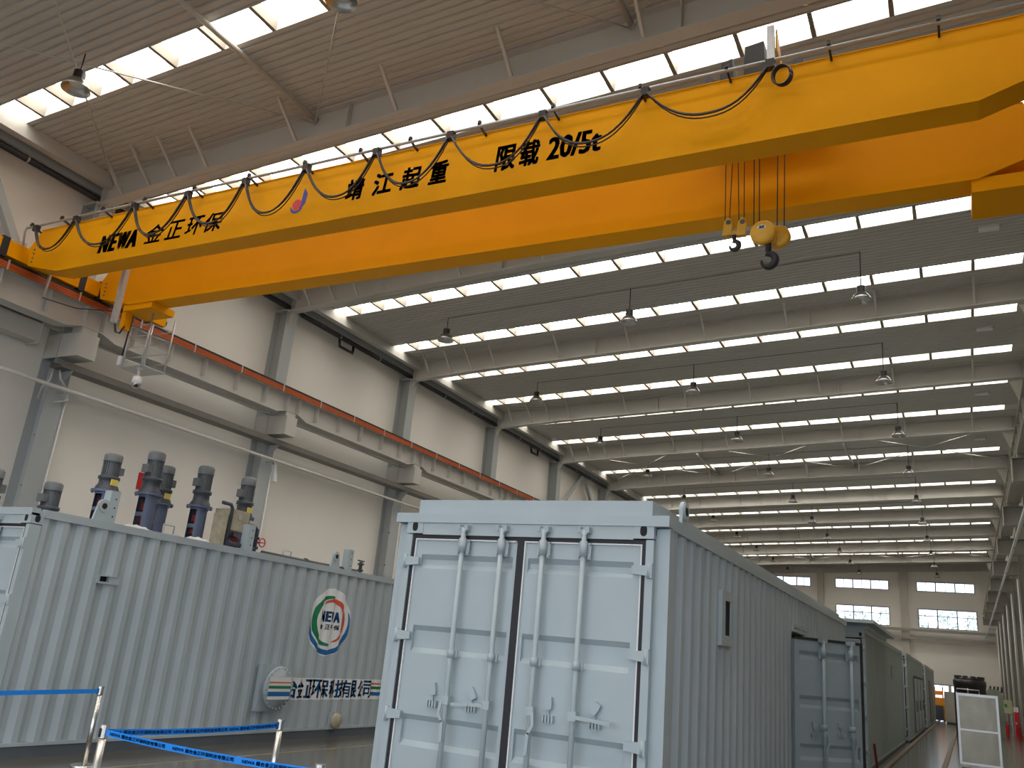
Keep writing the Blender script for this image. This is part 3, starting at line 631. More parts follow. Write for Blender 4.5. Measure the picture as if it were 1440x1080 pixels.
MB().tube([(-1.81, 9.4, 6.66), (-1.81, 9.4, 6.52)], 0.035, 10).build('shank', RUBBER, t)
hook(MB(), (-1.81, 9.4, 6.40), 0.085, 0.034, 0.05).build('hook', RUBBER, t)
flat('lettering', disc2(-1.87, 6.795, 0.052, 0.03, 24), lambda u, v: (u, 9.287, v), CWHITE, t)
flat('lettering', text2d('20', -1.905, -1.835, 6.775, 6.815, 0.1, 0.003), lambda u, v: (u, 9.285, v), INK, t)
for x, y in ((-1.985, 9.32), (-1.925, 9.34), (-1.72, 9.46), (-1.645, 9.5)): MB().tube([(x+0.02, y, 8.70), (x+(0.02 if x < -1.8 else 0), y, 6.74)], 0.007, 6).build('wire_rope', CABLE, t)
t = thing('hook_block', 'small yellow twin-sheave hook block beside the larger one under the crane', 'hook', (-2.21, 9.4, 6.65), 'crane hook blocks')
for x, z in ((-2.30, 6.91), (-2.13, 6.89)):
    MB().prism([(x-0.055, z-0.12), (x+0.05, z-0.12), (x+0.065, z), (x+0.045, z+0.10), (x+0.005, z+0.12), (x-0.035, z+0.06)], 'y', 9.36, 9.44).build('sheave_cheek', YELH, t)
    MB().cyl((x+0.02, 0, z+0.05), 0.03, 9.35, 9.45, 12, 'y').build('sheave', GEAR, t)
MB().box(-2.27, -2.16, 9.37, 9.43, 6.79, 6.84).build('crosshead', YELH, t)
MB().tube([(-2.215, 9.4, 6.82), (-2.215, 9.4, 6.73)], 0.025, 10).build('shank', RUBBER, t)
hook(MB(), (-2.215, 9.4, 6.655), 0.058, 0.024, 0.03).build('hook', RUBBER, t)
for xa, xb in ((-2.335, -2.33), (-2.22, -2.28), (-2.20, -2.16), (-2.105, -2.10)): MB().tube([(xa, 9.4, 8.70), (xb, 9.4, 6.93)], 0.006, 6).build('wire_rope', CABLE, t)
# ------------------------------------------------------------------ containers
PITCH, DEP = 0.29, 0.046
PA, PB_, PC = 0.10, 0.14, 0.25       # ends of outer flat, inward slope, inner flat
def corr_off(y, y0):
    q = (y-y0) % PITCH
    if q <= PA: return 0.0
    if q <= PB_: return DEP*(q-PA)/(PB_-PA)
    if q <= PC: return DEP
    return DEP*(1-(q-PC)/(PITCH-PC))
def corr_breaks(y0, y1):
    out = [y0]; k = 0
    while True:
        for d in (0.0, PA, PB_, PC):
            y = y0+k*PITCH+d
            if y >= y1-1e-4: return out+[y1]
            if y > y0+1e-4: out.append(y)
        k += 1
def corr_panel(xo, s_, y0, y1, z0, z1, holes=()):          # outer face at xo, outward s_
    b = MB(); ys = sorted(set(corr_breaks(y0, y1)) | {h[0] for h in holes} | {h[1] for h in holes}); zs = sorted({z0, z1} | {h[2] for h in holes} | {h[3] for h in holes})
    for i in range(len(ys)-1):
        for j in range(len(zs)-1):
            cy_, cz = (ys[i]+ys[i+1])/2, (zs[j]+zs[j+1])/2
            if any(h[0] < cy_ < h[1] and h[2] < cz < h[3] for h in holes): continue
            xa, xb = xo-s_*corr_off(ys[i]+1e-7, y0), xo-s_*corr_off(ys[i+1]-1e-7, y0)
            b.quad((xa, ys[i], zs[j]), (xb, ys[i+1], zs[j]), (xb, ys[i+1], zs[j+1]), (xa, ys[i], zs[j+1]))
    return b
def drape(vf, xo, y0, eps):                                 # flat print laid over the corrugated side
    vs, fs = vf; me = D.meshes.new('drape'); me.from_pydata([(0, u, v) for u, v in vs], [], fs); bm = bmesh.new(); bm.from_mesh(me); D.meshes.remove(me)
    lo, hi = min(v[0] for v in vs), max(v[0] for v in vs)
    for c in corr_breaks(y0, hi+PITCH):
        if lo < c < hi: bmesh.ops.bisect_plane(bm, geom=bm.verts[:]+bm.edges[:]+bm.faces[:], plane_co=(0, c, 0), plane_no=(0, 1, 0))
    b = MB(); bm.verts.index_update()
    b.v = [Vector((xo-corr_off(v.co.y, y0)+eps, v.co.y, v.co.z)) for v in bm.verts]
    b.f = [tuple(v.index for v in f.verts) for f in bm.faces]; b.sm = [False]*len(b.f); bm.free(); return b
def casting(b, x0, x1, y0, y1, z0, z1, fy):                 # hollow-looking block with an oval hole: block + rim
    return b.box(x0, x1, y0, y1, z0, z1)
def oval(cu, cv, ru, rv, n=20):
    return [(cu+ru*math.copysign(abs(math.cos(2*PI*k/n))**0.8, math.cos(2*PI*k/n)), cv+rv*math.copysign(abs(math.sin(2*PI*k/n))**0.8, math.sin(2*PI*k/n))) for k in range(n)]
def door_leaf(t, x0, x1, yf_, zb, ztop, hinge_left, M, sealed=True, grooves=((2.39, 2.52), (1.64, 1.88), (0.86, 1.12))):
    e = 0.035
    d = MB(); gx0, gx1 = x0+e+(0.075 if hinge_left else 0.04), x1-e-(0.04 if hinge_left else 0.075)
    y = yf_+0.03; A, B_ = x0+e, x1-e
    zs = [zb]
    for g1, g2 in sorted(grooves): zs += [g1, g2]
    zs.append(ztop-e)
    for i in range(0, len(zs), 2): d.quad((A, y, zs[i]), (B_, y, zs[i]), (B_, y, zs[i+1]), (A, y, zs[i+1]))
    dp = 0.035
    for g1, g2 in grooves:
        sl = 0.045
        d.quad((A, y, g1), (gx0, y, g1), (gx0, y, g2), (A, y, g2)); d.quad((gx1, y, g1), (B_, y, g1), (B_, y, g2), (gx1, y, g2))
        d.quad((gx0, y, g1), (gx1, y, g1), (gx1, y+dp, g1+sl), (gx0, y+dp, g1+sl)); d.quad((gx0, y+dp, g1+sl), (gx1, y+dp, g1+sl), (gx1, y+dp, g2-sl), (gx0, y+dp, g2-sl)); d.quad((gx0, y+dp, g2-sl), (gx1, y+dp, g2-sl), (gx1, y, g2), (gx0, y, g2))
        for gx in (gx0, gx1): d.quad((gx, y, g1), (gx, y+dp, g1+sl), (gx, y+dp, g2-sl), (gx, y, g2))
    d.quad((A, y, zb), (A, y+0.06, zb), (A, y+0.06, zs[-1]), (A, y, zs[-1])); d.quad((B_, y, zb), (B_, y+0.06, zb), (B_, y+0.06, zs[-1]), (B_, y, zs[-1])); d.quad((A, y, zs[-1]), (B_, y, zs[-1]), (B_, y+0.06, zs[-1]), (A, y+0.06, zs[-1]))
    d.quad((A, y+0.06, zb), (B_, y+0.06, zb), (B_, y+0.06, zs[-1]), (A, y+0.06, zs[-1]))
    leaf = d.build('door', M, t)
    gw = 0.036
    if not sealed:
        MB().box(x1-gw, x1, yf_+0.016, yf_+0.08, zb, ztop).box(x0+gw, x1-gw, yf_+0.016, yf_+0.05, ztop-gw, ztop).build('door_gasket', RUBBER, leaf)
        return leaf
    g = MB().box(x0, x0+gw, yf_+0.016, yf_+0.05, zb, ztop).box(x1-gw, x1, yf_+0.016, yf_+0.05, zb, ztop).box(x0+gw, x1-gw, yf_+0.016, yf_+0.05, ztop-gw, ztop); g.build('door_gasket', RUBBER, leaf)
    lw = 0.012
    g = MB().box(x0+gw, x0+gw+lw, yf_+0.012, yf_+0.05, zb, ztop-gw)
    if not hinge_left: g.box(x1-gw-lw, x1-gw, yf_+0.012, yf_+0.05, zb, ztop-gw)
    g.box(x0+gw+lw, x1-gw-lw, yf_+0.012, yf_+0.05, ztop-gw-lw, ztop-gw); g.build('seal_lip', CWHITE, leaf)
    return leaf
def lock_rod(leaf, x, yr, zb, zt, M, hz=None, hdir=1, hang=False):
    MB().tube([(x, yr, zb), (x, yr, zt)], 0.023, 12).build('lock_rod', M, leaf)
    b = MB().box(x-0.03, x+0.03, yr-0.02, yr+0.05, zt-0.035, zt+0.01).box(x-0.05, x-0.03, yr-0.03, yr+0.05, zt-0.02, zt+0.03).box(x+0.03, x+0.05, yr-0.03, yr+0.05, zt-0.02, zt+0.03); b.build('cam_keeper', M, leaf)
    b = MB().tube([(x, yr, zt-0.22), (x, yr, zt-0.09)], 0.034, 12).box(x-0.06, x+0.06, yr+0.02, yr+0.035, zt-0.24, zt-0.10)
    for zz in (zt-0.11, zt-0.22):
        for dx in (-0.048, 0.048): b.cyl((x+dx, 0, zz), 0.010, yr+0.005, yr+0.022, 8, 'y')
    b.build('rod_guide', M, leaf)
    for zg in (zt-1.10,):
        b = MB().tube([(x, yr, zg-0.035), (x, yr, zg+0.035)], 0.033, 12).box(x-0.05, x+0.05, yr+0.015, yr+0.035, zg-0.03, zg+0.03); b.build('rod_bracket', M, leaf)
    if hz:
        MB().box(x-0.035, x+0.035, yr-0.03, yr+0.02, hz-0.03, hz+0.04).build('handle_hub', M, leaf)
        if hang:
            MB().bar((x+0.03*hdir, yr-0.03, hz), (x+0.045*hdir, yr-0.035, hz-0.11), 0.025, 0.012, (0, 1, 0)).bar((x+0.045*hdir, yr-0.035, hz-0.10), (x+0.005*hdir, yr-0.035, hz-0.17), 0.025, 0.012, (0, 1, 0)).bar((x+0.005*hdir, yr-0.035, hz-0.16), (x-0.002*hdir, yr-0.035, hz-0.33), 0.03, 0.012, (0, 1, 0)).build('door_handle', M, leaf)
        else:
            MB().bar((x+0.03*hdir, yr-0.03, hz), (x+0.17*hdir, yr-0.03, hz-0.005), 0.012, 0.03, (0, 0, 1)).bar((x+0.16*hdir, yr-0.035, hz-0.005), (x+0.33*hdir, yr-0.035, hz-0.02), 0.012, 0.028, (0, 0, 1)).build('door_handle', M, leaf)
def catch(leaf, x, yl, z, M, ang):
    # swivel cover above and a toothed catch below
    c, s_ = math.cos(ang), math.sin(ang); P = lambda a, b_: (x+a*c-b_*s_, z+0.05+a*s_+b_*c)
    MB().prism([P(-0.028, -0.05), P(0.028, -0.05), P(0.032, 0.0), P(0.026, 0.05), P(-0.026, 0.05), P(-0.032, 0)], 'y', yl-0.036, yl-0.002).build('seal_cover', M, leaf)
    b = MB().box(x-0.05, x+0.05, yl-0.012, yl-0.001, z-0.085, z-0.045)
    for k in range(4): b.box(x-0.05+k*0.028, x-0.035+k*0.028, yl-0.035, yl-0.012, z-0.10, z-0.045)
    b.box(x-0.006, x+0.006, yl-0.02, yl-0.002, z-0.05, z+0.0); b.build('handle_catch', M, leaf)
def hinge(t, x, yl, z, M, d):
    b = MB().prism([(x-0.085*d, z-0.045), (x+0.075*d, z-0.028), (x+0.075*d, z+0.035), (x-0.085*d, z+0.045)], 'y', yl-0.03, yl-0.004).tube([(x-0.075*d, yl-0.02, z-0.06), (x-0.075*d, yl-0.02, z+0.06)], 0.02, 8)
    b.box(min(x-0.10*d, x-0.08*d), max(x-0.10*d, x-0.08*d), yl-0.035, yl+0.01, z-0.06, z+0.06); b.build('hinge', M, t)
def container(name, label, x0, x1, y0, y1, zb, zt, MF, MS, over=0.0, cap=False, holes=(), group='shipping-container units'):
    t = thing(name, label, 'container', ((x0+x1)/2, y0, 0), group)
    if zb > 0.05: MB().box(x0+0.02, x1-0.012, y0+0.05, y1-0.05, 0, zb).build('skid_base', SKID, t)
    pw = 0.066
    for xa, s_ in ((x0, 1), (x1, -1)):
        a, b_ = sorted((xa, xa+s_*pw)); MB().box(a, b_, y0, y0+0.16, zb+0.118, zt-0.20).build('corner_post', MF, t)
        a, b_ = sorted((xa, xa+s_*0.15)); MB().box(a, b_, y1-0.15, y1, zb, zt-0.12).build('corner_post', MF, t)
        a, b_ = sorted((xa, xa+s_*0.178)); MB().box(a, b_, y0-0.005, y0+0.162, zb, zb+0.118).build('corner_casting', MF, t)
        a -= 0.0; c = MB().box(a, b_, y0-0.006, y0+0.162, zt-0.19, zt-0.06).build('corner_casting', MF, t)
        cx = xa+s_*0.089
        MB().prism(oval(cx, zt-0.125, 0.030, 0.045), 'y', y0-0.0075, y0-0.0045).build('casting_hole', DARK, c)
        MB().prism(oval(y0+0.085, zt-0.125, 0.035, 0.045), 'x', xa-s_*0.0015 - 0.001, xa-s_*0.0015+0.001).build('casting_hole', DARK, c)
        # side rails and corrugated side
        xo = xa - s_*over; sx = -s_
        a, b_ = sorted((xo, xo+s_*(over+0.07))); MB().box(a, b_, y0+(0.1 if over else 0.16), y1-0.12, zt-0.10, zt).build('side_rail', MS if not over else MF, t)
        a, b_ = sorted((xo+s_*0.0, xo+s_*0.05)); MB().box(a, b_, y0+0.17, y1-0.15, zb, zb+0.04).build('side_rail', MS, t)
        hs = holes if sx > 0 else ()
        corr_panel(xo+s_*0.012, sx, y0+0.17, y1-0.15, zb+0.04, zt-0.10, hs).build('side_panel', MS, t, False)
        if over:
            a, b_ = sorted((xo+s_*0.012, xa)); MB().box(a, b_, y0+0.06, y0+0.17, zb, zt-0.10).build('corner_flashing', MF, t)
    MB().box(x0+0.178, x1-0.178, y0, y0+0.10, zt-0.20, zt-0.09).box(x0-over, x1+over, y0-0.015, y0+0.10, zt-0.089, zt).build('door_header', MF, t)
    MB().box(x0+0.178, x1-0.178, y0, y0+0.12, zb, zb+0.14).build('door_sill', MF, t)
    MB().box(x0+0.05, x1-0.05, y0+0.11, y1-0.02, zt-0.06, zt-0.02).build('roof_panel', MF, t)
    MB().box(x0+0.15, x1-0.15, y1-0.06, y1-0.02, zb, zt-0.06).build('end_panel', MS, t)
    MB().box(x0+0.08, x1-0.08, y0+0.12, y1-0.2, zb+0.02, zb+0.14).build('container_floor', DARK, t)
    if cap:
        MB().prism([(x0+0.095, zt), (x1-0.028, zt), (x1-0.028, zt+0.13), (x0+0.095, zt+0.13)], 'y', y0+0.02, y1).build('roof_cap', MF, t)
    return t
def full_doors(t, x0, x1, y0, zb, zt, M):
    xm = (x0+x1)/2-0.004; z1 = zt-0.20
    for a, c, hl, rods in ((x0+0.066, xm, True, ((0.645, -1, True), (1.045, -1, False))), (xm, x1-0.066, False, ((1.455, 1, True), (1.835, 1, False)))):
        leaf = door_leaf(t, a, c, y0, zb+0.15, z1, hl, M)
        for dx, hd, hg in rods:
            lock_rod(leaf, x0+dx, y0-0.035, zb+0.05, zt-0.14, M, 1.27, hd, hg)
        yl = y0+0.03
        for (cx, an) in (((x0+0.475, 0.15), (x0+0.87, 0.5)) if hl else ((x0+1.595, 0.0), (x0+2.005, -0.6))): catch(leaf, cx, yl, 1.30, M, an)
        for z in (2.45, 1.78, 1.105, 0.42): hinge(leaf, (a+0.035) if hl else (c-0.035), y0+0.012, z, M, 1 if hl else -1)
def lug(t, x, y, z, M, h=0.26, w_=0.24):
    c = z+h-0.10; n = 16
    poly = [(y-w_/2, z), (y+w_/2, z)] + [(y+0.09*math.cos(PI*k/n), c+0.09*math.sin(PI*k/n)) for k in range(n+1)]
    o = MB().prism(poly, 'x', x-0.015, x+0.015).build('lifting_lug', M, t)
    MB().cyl((x, y, c), 0.08, -0.025, 0.025, 24, 'x').build('lug_ring', M, o)
    MB().cyl((x, y, c), 0.04, -0.0265, 0.0265, 16, 'x').build('lug_eye', DARK, o)
# near container: doors face the viewer
WINA = (8.63, 8.86, 2.06, 2.39); OPA = (12.56, 13.62, 0.25, 2.33)
A_ = container('shipping_container', 'nearest pale grey-blue container, double doors with four lock rods facing the viewer', -4.665, -2.227, 6.8, 18.99, 0.12, 2.90, CBOX, CSIDE, over=0.13, cap=True, holes=(WINA, OPA))
full_doors(A_, -4.665, -2.227, 6.8, 0.12, 2.90, CBOX)
lug(A_, -2.12, 7.28, 2.90, CBOX, 0.22, 0.2)
wfm = MB(); y0, y1, z0, z1 = WINA
for bb in ((y0-0.13, y0, z0-0.1, z1+0.09), (y1, y1+0.09, z0-0.1, z1+0.09), (y0, y1, z1, z1+0.09), (y0, y1, z0-0.1, z0)): wfm.box(-2.15, -2.07, *bb)
wfm = wfm.build('window_frame', CBOX, A_)
MB().box(-2.12, -2.085, y0, y1, z0, z1).build('shutter', mat('dark_shutter', (0.03, 0.033, 0.036), 0.8, var=0.1, spec=0.1), wfm)
y0, y1, z0, z1 = OPA
MB().box(-2.24, -2.085, y0, y1, z1, z1+0.10).build('doorway_head', CBOX, A_)
b = MB()
for k in range(8): b.cyl((-2.085, y0+0.1+k*0.14, z1+0.05), 0.012, 0, 0.01, 8, 'x')
b.build('head_bolts', DKSTEEL, A_)
MB().box(-3.2, -3.15, y0-0.3, y1+0.3, 0.24, 2.5).build('dark_backing', DARK, A_)  # near-black sheet stands for the darkness inside the doorway
# its side door stands open
yaw_d = math.atan2(13.30-12.46, -1.28+2.06); L = 1.16
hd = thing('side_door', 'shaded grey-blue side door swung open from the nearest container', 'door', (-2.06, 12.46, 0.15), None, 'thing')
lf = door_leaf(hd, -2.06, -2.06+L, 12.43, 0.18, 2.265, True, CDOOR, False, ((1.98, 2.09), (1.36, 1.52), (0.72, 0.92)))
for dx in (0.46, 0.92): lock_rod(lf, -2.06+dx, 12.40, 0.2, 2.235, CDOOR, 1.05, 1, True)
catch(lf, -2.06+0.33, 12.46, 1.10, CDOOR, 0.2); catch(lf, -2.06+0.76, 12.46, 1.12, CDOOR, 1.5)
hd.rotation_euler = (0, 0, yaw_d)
hd.location = (-2.075, 12.40, 0.15)
# left container with treatment-plant motors on its roof
PA, PB_, PC = 0.075, 0.15, 0.215
Lc = container('shipping_container', 'long grey-blue container along the left wall with motors on its roof', -12.488, -10.05, 6.6, 18.79, 0.13, 2.88, CBOX, CSIDE, holes=((7.74, 7.88, 2.115, 2.185),))
full_doors(Lc, -12.488, -10.05, 6.6, 0.13, 2.88, CBOX)
MB().box(-10.12, -10.04, 7.70, 7.735, 2.09, 2.20).box(-10.12, -10.04, 8.03, 8.06, 2.09, 2.20).box(-10.12, -10.04, 7.735, 8.03, 2.185, 2.20).box(-10.12, -10.04, 7.735, 8.03, 2.09, 2.115).box(-10.10, -10.05, 7.885, 8.03, 2.115, 2.185).build('sleeve_frame', CSIDE, Lc)
MB().box(-10.35, -10.12, 7.735, 7.885, 2.09, 2.21).build('sleeve_hole', DARK, Lc)
lug(Lc, -10.12, 7.60, 2.88, CBOX, 0.30, 0.26); lug(Lc, -10.12, 12.58, 2.88, CBOX, 0.30, 0.26)
YC = 6.6+0.17; XO = -10.05-0.012
def print_on(name, vf, m, eps): drape(vf, XO, YC, eps).build(name, m, Lc, False)
print_on('sign_strip', rect2(11.72, 14.75, 0.62, 0.975), CWHITE, 0.003)
chars = '台金正环保科技有限公司'
letters = []
for i, c in enumerate(chars):
    u = 11.80+i*0.212; letters.append(text2d(c, u, u+0.20, 0.65, 0.955, 0, 0.009, 0.006))
print_on('lettering', join2(*letters), BLUE, 0.006)
for z0, z1, m in ((0.885, 0.91, RED), (0.80, 0.85, GREEN), (0.685, 0.75, BLUE)): print_on('sign_stripe', rect2(14.16, 14.75, z0, z1), m, 0.006)
cu, cv = 12.63, 1.93
print_on('sign_disc', disc2(cu, cv, 0.56, 0.585, 48), CWHITE, 0.003)
print_on('sign_ring', arc2(cu+0.01, cv-0.005, 165, 385, 0.475, 0.56, 36), BLUE, 0.006)
print_on('sign_ring', arc2(cu-0.01, cv+0.02, 75, 285, 0.36, 0.46, 36), GREEN, 0.007)
print_on('sign_ring', arc2(cu+0.035, cv+0.01, -75, 130, 0.32, 0.41, 36), RED, 0.008)
print_on('lettering', join2(*[text2d(c, cu-0.25+i*0.125, cu-0.25+i*0.125+0.115, 1.93, 2.11, 0.0, 0.011, 0.006) for i, c in enumerate('NEWA')]), BLUE, 0.009)
print_on('lettering', join2(*[text2d(c, cu-0.25+i*0.135, cu-0.15+i*0.135, 1.80, 1.885, 0, 0.002, 0.002) for i, c in enumerate('金正环保')]), INK, 0.009)
fl = MB().box(-10.09, -10.0, 11.02, 11.44, 0.46, 1.18).build('flange_pad', CSIDE, Lc)
MB().lathe([(0.0001, 0.0), (0.335, 0.0), (0.335, -0.03), (0.30, -0.04), (0.30, -0.09)], (-9.93, 11.40, 0.815), 36, 'x').build('blind_flange', CSIDE, Lc)
b = MB()
for k in range(24):
    a = 2*PI*k/24; b.cyl((-9.95, 11.40+0.313*math.cos(a), 0.815+0.313*math.sin(a)), 0.014, -0.03, 0.035, 6, 'x')
b.build('flange_bolts', CBOX, Lc)
def on_flange(name, u0, u1, v0, v1, m, e):
    flat(name, rect2(u0, u1, v0, v1), lambda u, v: (-9.93+e, u, v), m, Lc)
on_flange('sign_square', 11.155, 11.68, 0.645, 0.985, CWHITE, 0.002)
for z0, z1, m in ((0.895, 0.915, RED), (0.81, 0.855, GREEN), (0.695, 0.765, BLUE)): on_flange('sign_stripe', 11.155, 11.68, z0, z1, m, 0.004)
MB().lathe([(0.0001, 0.0), (0.115, 0.0), (0.125, -0.01), (0.125, -0.09)], (-9.975, 13.12, 0.27), 24, 'x').build('round_cap', KHAKI, Lc)
MB().box(-10.08, -10.03, 12.95, 13.10, 0.13, 0.42).build('cap_pad', CSIDE, Lc)
ZR = 2.87
for y, h in ((7.90, 0.47), (10.58, 0.45), (13.27, 0.42)):
    pl = MB().prism([(y-0.075, ZR), (y+0.075, ZR), (y+0.075, ZR+h), (y-0.075, ZR+h)], 'x', -10.33, -10.315).prism([(y-0.075, ZR), (y-0.06, ZR), (y-0.06, ZR+h), (y-0.075, ZR+h)], 'x', -10.45, -10.33).build('pipe_support', CBOX, Lc)
    b = MB()
    for zz in (0.12, 0.24, 0.36): b.cyl((-10.315, y+0.02, ZR+zz), 0.012, 0, 0.002, 8, 'x')
    b.build('bolt_hole', DARK, pl)
# motors
def agitator(x, y, h, box_side, label, tall=True, badge=True):
    t = thing('agitator_motor', label, 'motor', (x, y, ZR), 'agitator motors on the container roof')
    hl = h*0.47 if tall else 0.0; z = ZR; c = (x, y, 0)
    if tall:
        b = MB().lathe([(0.20, z), (0.20, z+0.02)], c, 24).lathe([(0.0001, z+0.02), (0.20, z+0.02)], c, 24, smooth=False)
        for a in (math.radians(-55), math.radians(125)):
            b.lathe([(0.135, z+0.02), (0.135, z+hl)], c, 12, 'z', a, a+math.radians(110)); b.lathe([(0.122, z+0.02), (0.122, z+hl)], c, 12, 'z', a, a+math.radians(110))
        b.lathe([(0.136, z+hl*0.46), (0.136, z+hl*0.56)], c, 24).lathe([(0.136, z+hl*0.94), (0.136, z+hl)], c, 24)
        b.build('lantern', MBLUE, t)
        MB().cyl(c, 0.045, z+0.02, z+hl, 12).cyl(c, 0.085, z+hl*0.3, z+hl*0.42, 16).cyl(c, 0.085, z+hl*0.62, z+hl*0.8, 16).build('coupling', MRED, t)
        z += hl
    b = MB().cyl(c, 0.205, z, z+0.03, 28)
    for k in range(8):
        a = 2*PI*k/8; b.cyl((x+0.18*math.cos(a), y+0.18*math.sin(a), 0), 0.014, z-0.02, z+0.045, 6)
    b.build('flange', MBLUE, t); z += 0.03
    hg = (h-hl-0.03)*0.38
    MB().lathe([(0.17, z), (0.155, z+0.05), (0.13, z+0.09), (0.125, z+hg*0.75), (0.15, z+hg*0.8), (0.15, z+hg), (0.0001, z+hg)], c, 24).build('gearbox', GEAR, t)
    if badge: MB().box(x+0.13, x+0.150, y-0.06, y+0.05, z+0.07, z+0.16).build('name_plate', LABEL, t)
    z += hg; hm = ZR+h-z
    b = MB().cyl(c, 0.105, z, z+hm*0.68, 24)
    for k in range(24):
        a = 2*PI*k/24; p = Vector((x+0.10*math.cos(a), y+0.10*math.sin(a), z+0.01)); q = Vector((x+0.10*math.cos(a), y+0.10*math.sin(a), z+hm*0.66)); d = Vector((math.cos(a), math.sin(a), 0))
        b.quad(p, p+d*0.022, q+d*0.022, q)
    b.build('motor_body', MGREY, t)
    MB().lathe([(0.128, z+hm*0.66), (0.128, z+hm*0.93), (0.105, z+hm), (0.0001, z+hm)], c, 24).build('fan_cover', MGREY, t)
    s_ = box_side; MB().box(x-0.07, x+0.07, y+min(0.09*s_, 0.175*s_), y+max(0.09*s_, 0.175*s_), z+hm*0.15, z+hm*0.46).build('terminal_box', MGREY, t)
    return t
agitator(-11.8, 7.06, 0.62, 1, 'agitator motor at the near end of the left container roof, cut by the photo edge', False)
agitator(-11.7, 7.90, 0.60, -1, 'short dark agitator motor standing apart at the near end of the roof', False, False)
agitator(-10.9, 8.17, 1.07, 1, 'blue-grey agitator motor behind the first lifting lug and support plate')
agitator(-10.85, 8.87, 1.27, -1, 'tallest blue-grey agitator motor, in front of the red wall sign', True, False)
agitator(-11.3, 9.48, 1.20, 1, 'blue-grey agitator motor close behind the tallest one, with yellow plate')
agitator(-10.95, 9.97, 1.30, -1, 'blue-grey agitator motor beside the khaki pump box', True, False)
agitator(-11.15, 11.15, 1.37, -1, 'blue-grey agitator motor rising behind the khaki pump box', True, True)
def sheet(x, y, rx, ry, label):
    b = MB(); n = 14; V = []
    for i in range(n+1):
        for j in range(n+1):
            u, v = -1+2*i/n, -1+2*j/n; r = math.sqrt(u*u+v*v)
            b.v.append(Vector((x+u*rx, y+v*ry, ZR+0.03+0.05*max(0, 1-r*r)+0.02*math.sin(9*u+3*v)*math.cos(7*v)*(1 if r < 1 else 0.5))))
    for i in range(n):
        for j in range(n):
            q = i*(n+1)+j; b.f.append((q, q+n+1, q+n+2, q+1)); b.sm.append(True)
    o = b.build('plastic_sheet', BAG, None, True); tag(o, label, 'sheet', 'sheets on the container roof'); return o
sheet(-10.45, 8.42, 0.20, 0.26, 'crumpled white plastic sheet before the tallest agitator motor')
sheet(-10.42, 9.56, 0.16, 0.28, 'crumpled white plastic sheet before the pump box')
tag(MB().tube([(-10.45, 11.55, ZR), (-10.45, 11.55, ZR+0.17), (-10.45, 11.75, ZR+0.17), (-10.45, 11.75, ZR)], 0.012, 8).build('grab_handle', GALV), 'small steel grab handle on the left container roof behind the pump box', 'handle')
t = thing('manhole_cover', 'round pale manhole cover with a steel grab handle between the white sheets', 'cover', (-10.43, 9.0, ZR))
MB().lathe([(0.0001, ZR+0.045), (0.19, ZR+0.045), (0.21, ZR+0.03), (0.21, ZR)], (-10.43, 9.0, 0), 28).build('lid', CBOX, t)
MB().tube([(-10.43, 8.9, ZR+0.04), (-10.43, 8.9, ZR+0.18), (-10.43, 9.1, ZR+0.18), (-10.43, 9.1, ZR+0.04)], 0.012, 8).build('grab_handle', GALV, t)
t = thing('pump_unit', 'khaki dosing-pump box with dark pipework among the agitator motors', 'pump', (-10.7, 10.4, ZR))
MB().box(-10.85, -10.5, 10.23, 10.66, ZR+0.32, ZR+0.66).build('pump_box', KHAKI, t)
MB().cyl((-10.5, 10.44, ZR+0.55), 0.05, 0, 0.012, 16, 'x').build('gauge', GALV, t)
for y in (10.26, 10.62): MB().box(-10.83, -10.77, y-0.02, y+0.02, ZR, ZR+0.32).box(-10.55, -10.51, y-0.02, y+0.02, ZR, ZR+0.32).build('leg', GEAR, t)
MB().cyl((-10.68, 0, ZR+0.16), 0.1, 10.3, 10.6, 18, 'y').build('pump_body', MRED, t)
MB().box(-10.72, -10.5, 10.09, 10.19, ZR, ZR+0.56).build('side_cover', KHAKI, t)
MB().tube([(-10.5, 10.02, ZR+0.72), (-10.5, 10.2, ZR+0.72), (-10.5, 10.25, ZR+0.66), (-10.5, 10.24, ZR+0.1)], 0.03, 10).build('pipe', GEAR, t)
MB().tube([(-10.45, 10.24, ZR+0.1), (-10.45, 10.7, ZR+0.1), (-10.45, 10.8, ZR+0.08)], 0.035, 10).build('pipe', GEAR, t)
for y in (10.24, 10.42, 10.58): MB().cyl((-10.45, 0, ZR+0.1), 0.055, y-0.02, y+0.02, 14, 'y').build('pipe_flange', GEAR, t)
t = thing('valve', 'dark angled pipe with red handwheel behind the second support plate', 'valve', (-10.6, 10.9, ZR))
MB().tube([(-10.55, 10.62, ZR+0.46), (-10.55, 10.86, ZR+0.46), (-10.55, 10.93, ZR+0.42), (-10.55, 10.93, ZR+0.02)], 0.04, 10).build('pipe', GEAR, t)
MB().cyl((-10.55, 10.93, 0), 0.07, ZR+0.1, ZR+0.14, 14).cyl((-10.55, 10.93, 0), 0.07, ZR+0.26, ZR+0.30, 14).build('pipe_flange', GEAR, t)
MB().tube([(-10.47+0.0, 11.02+0.07*math.cos(a), ZR+0.22+0.07*math.sin(a)) for a in [2*PI*k/20 for k in range(21)]], 0.010, 6).tube([(-10.47, 10.95, ZR+0.22), (-10.47, 11.09, ZR+0.22)], 0.008, 6).tube([(-10.55, 11.02, ZR+0.22), (-10.46, 11.02, ZR+0.22)], 0.01, 6).tube([(-10.55, 10.93, ZR+0.22), (-10.55, 11.03, ZR+0.22)], 0.02, 6).build('handwheel', SAFRED, t)
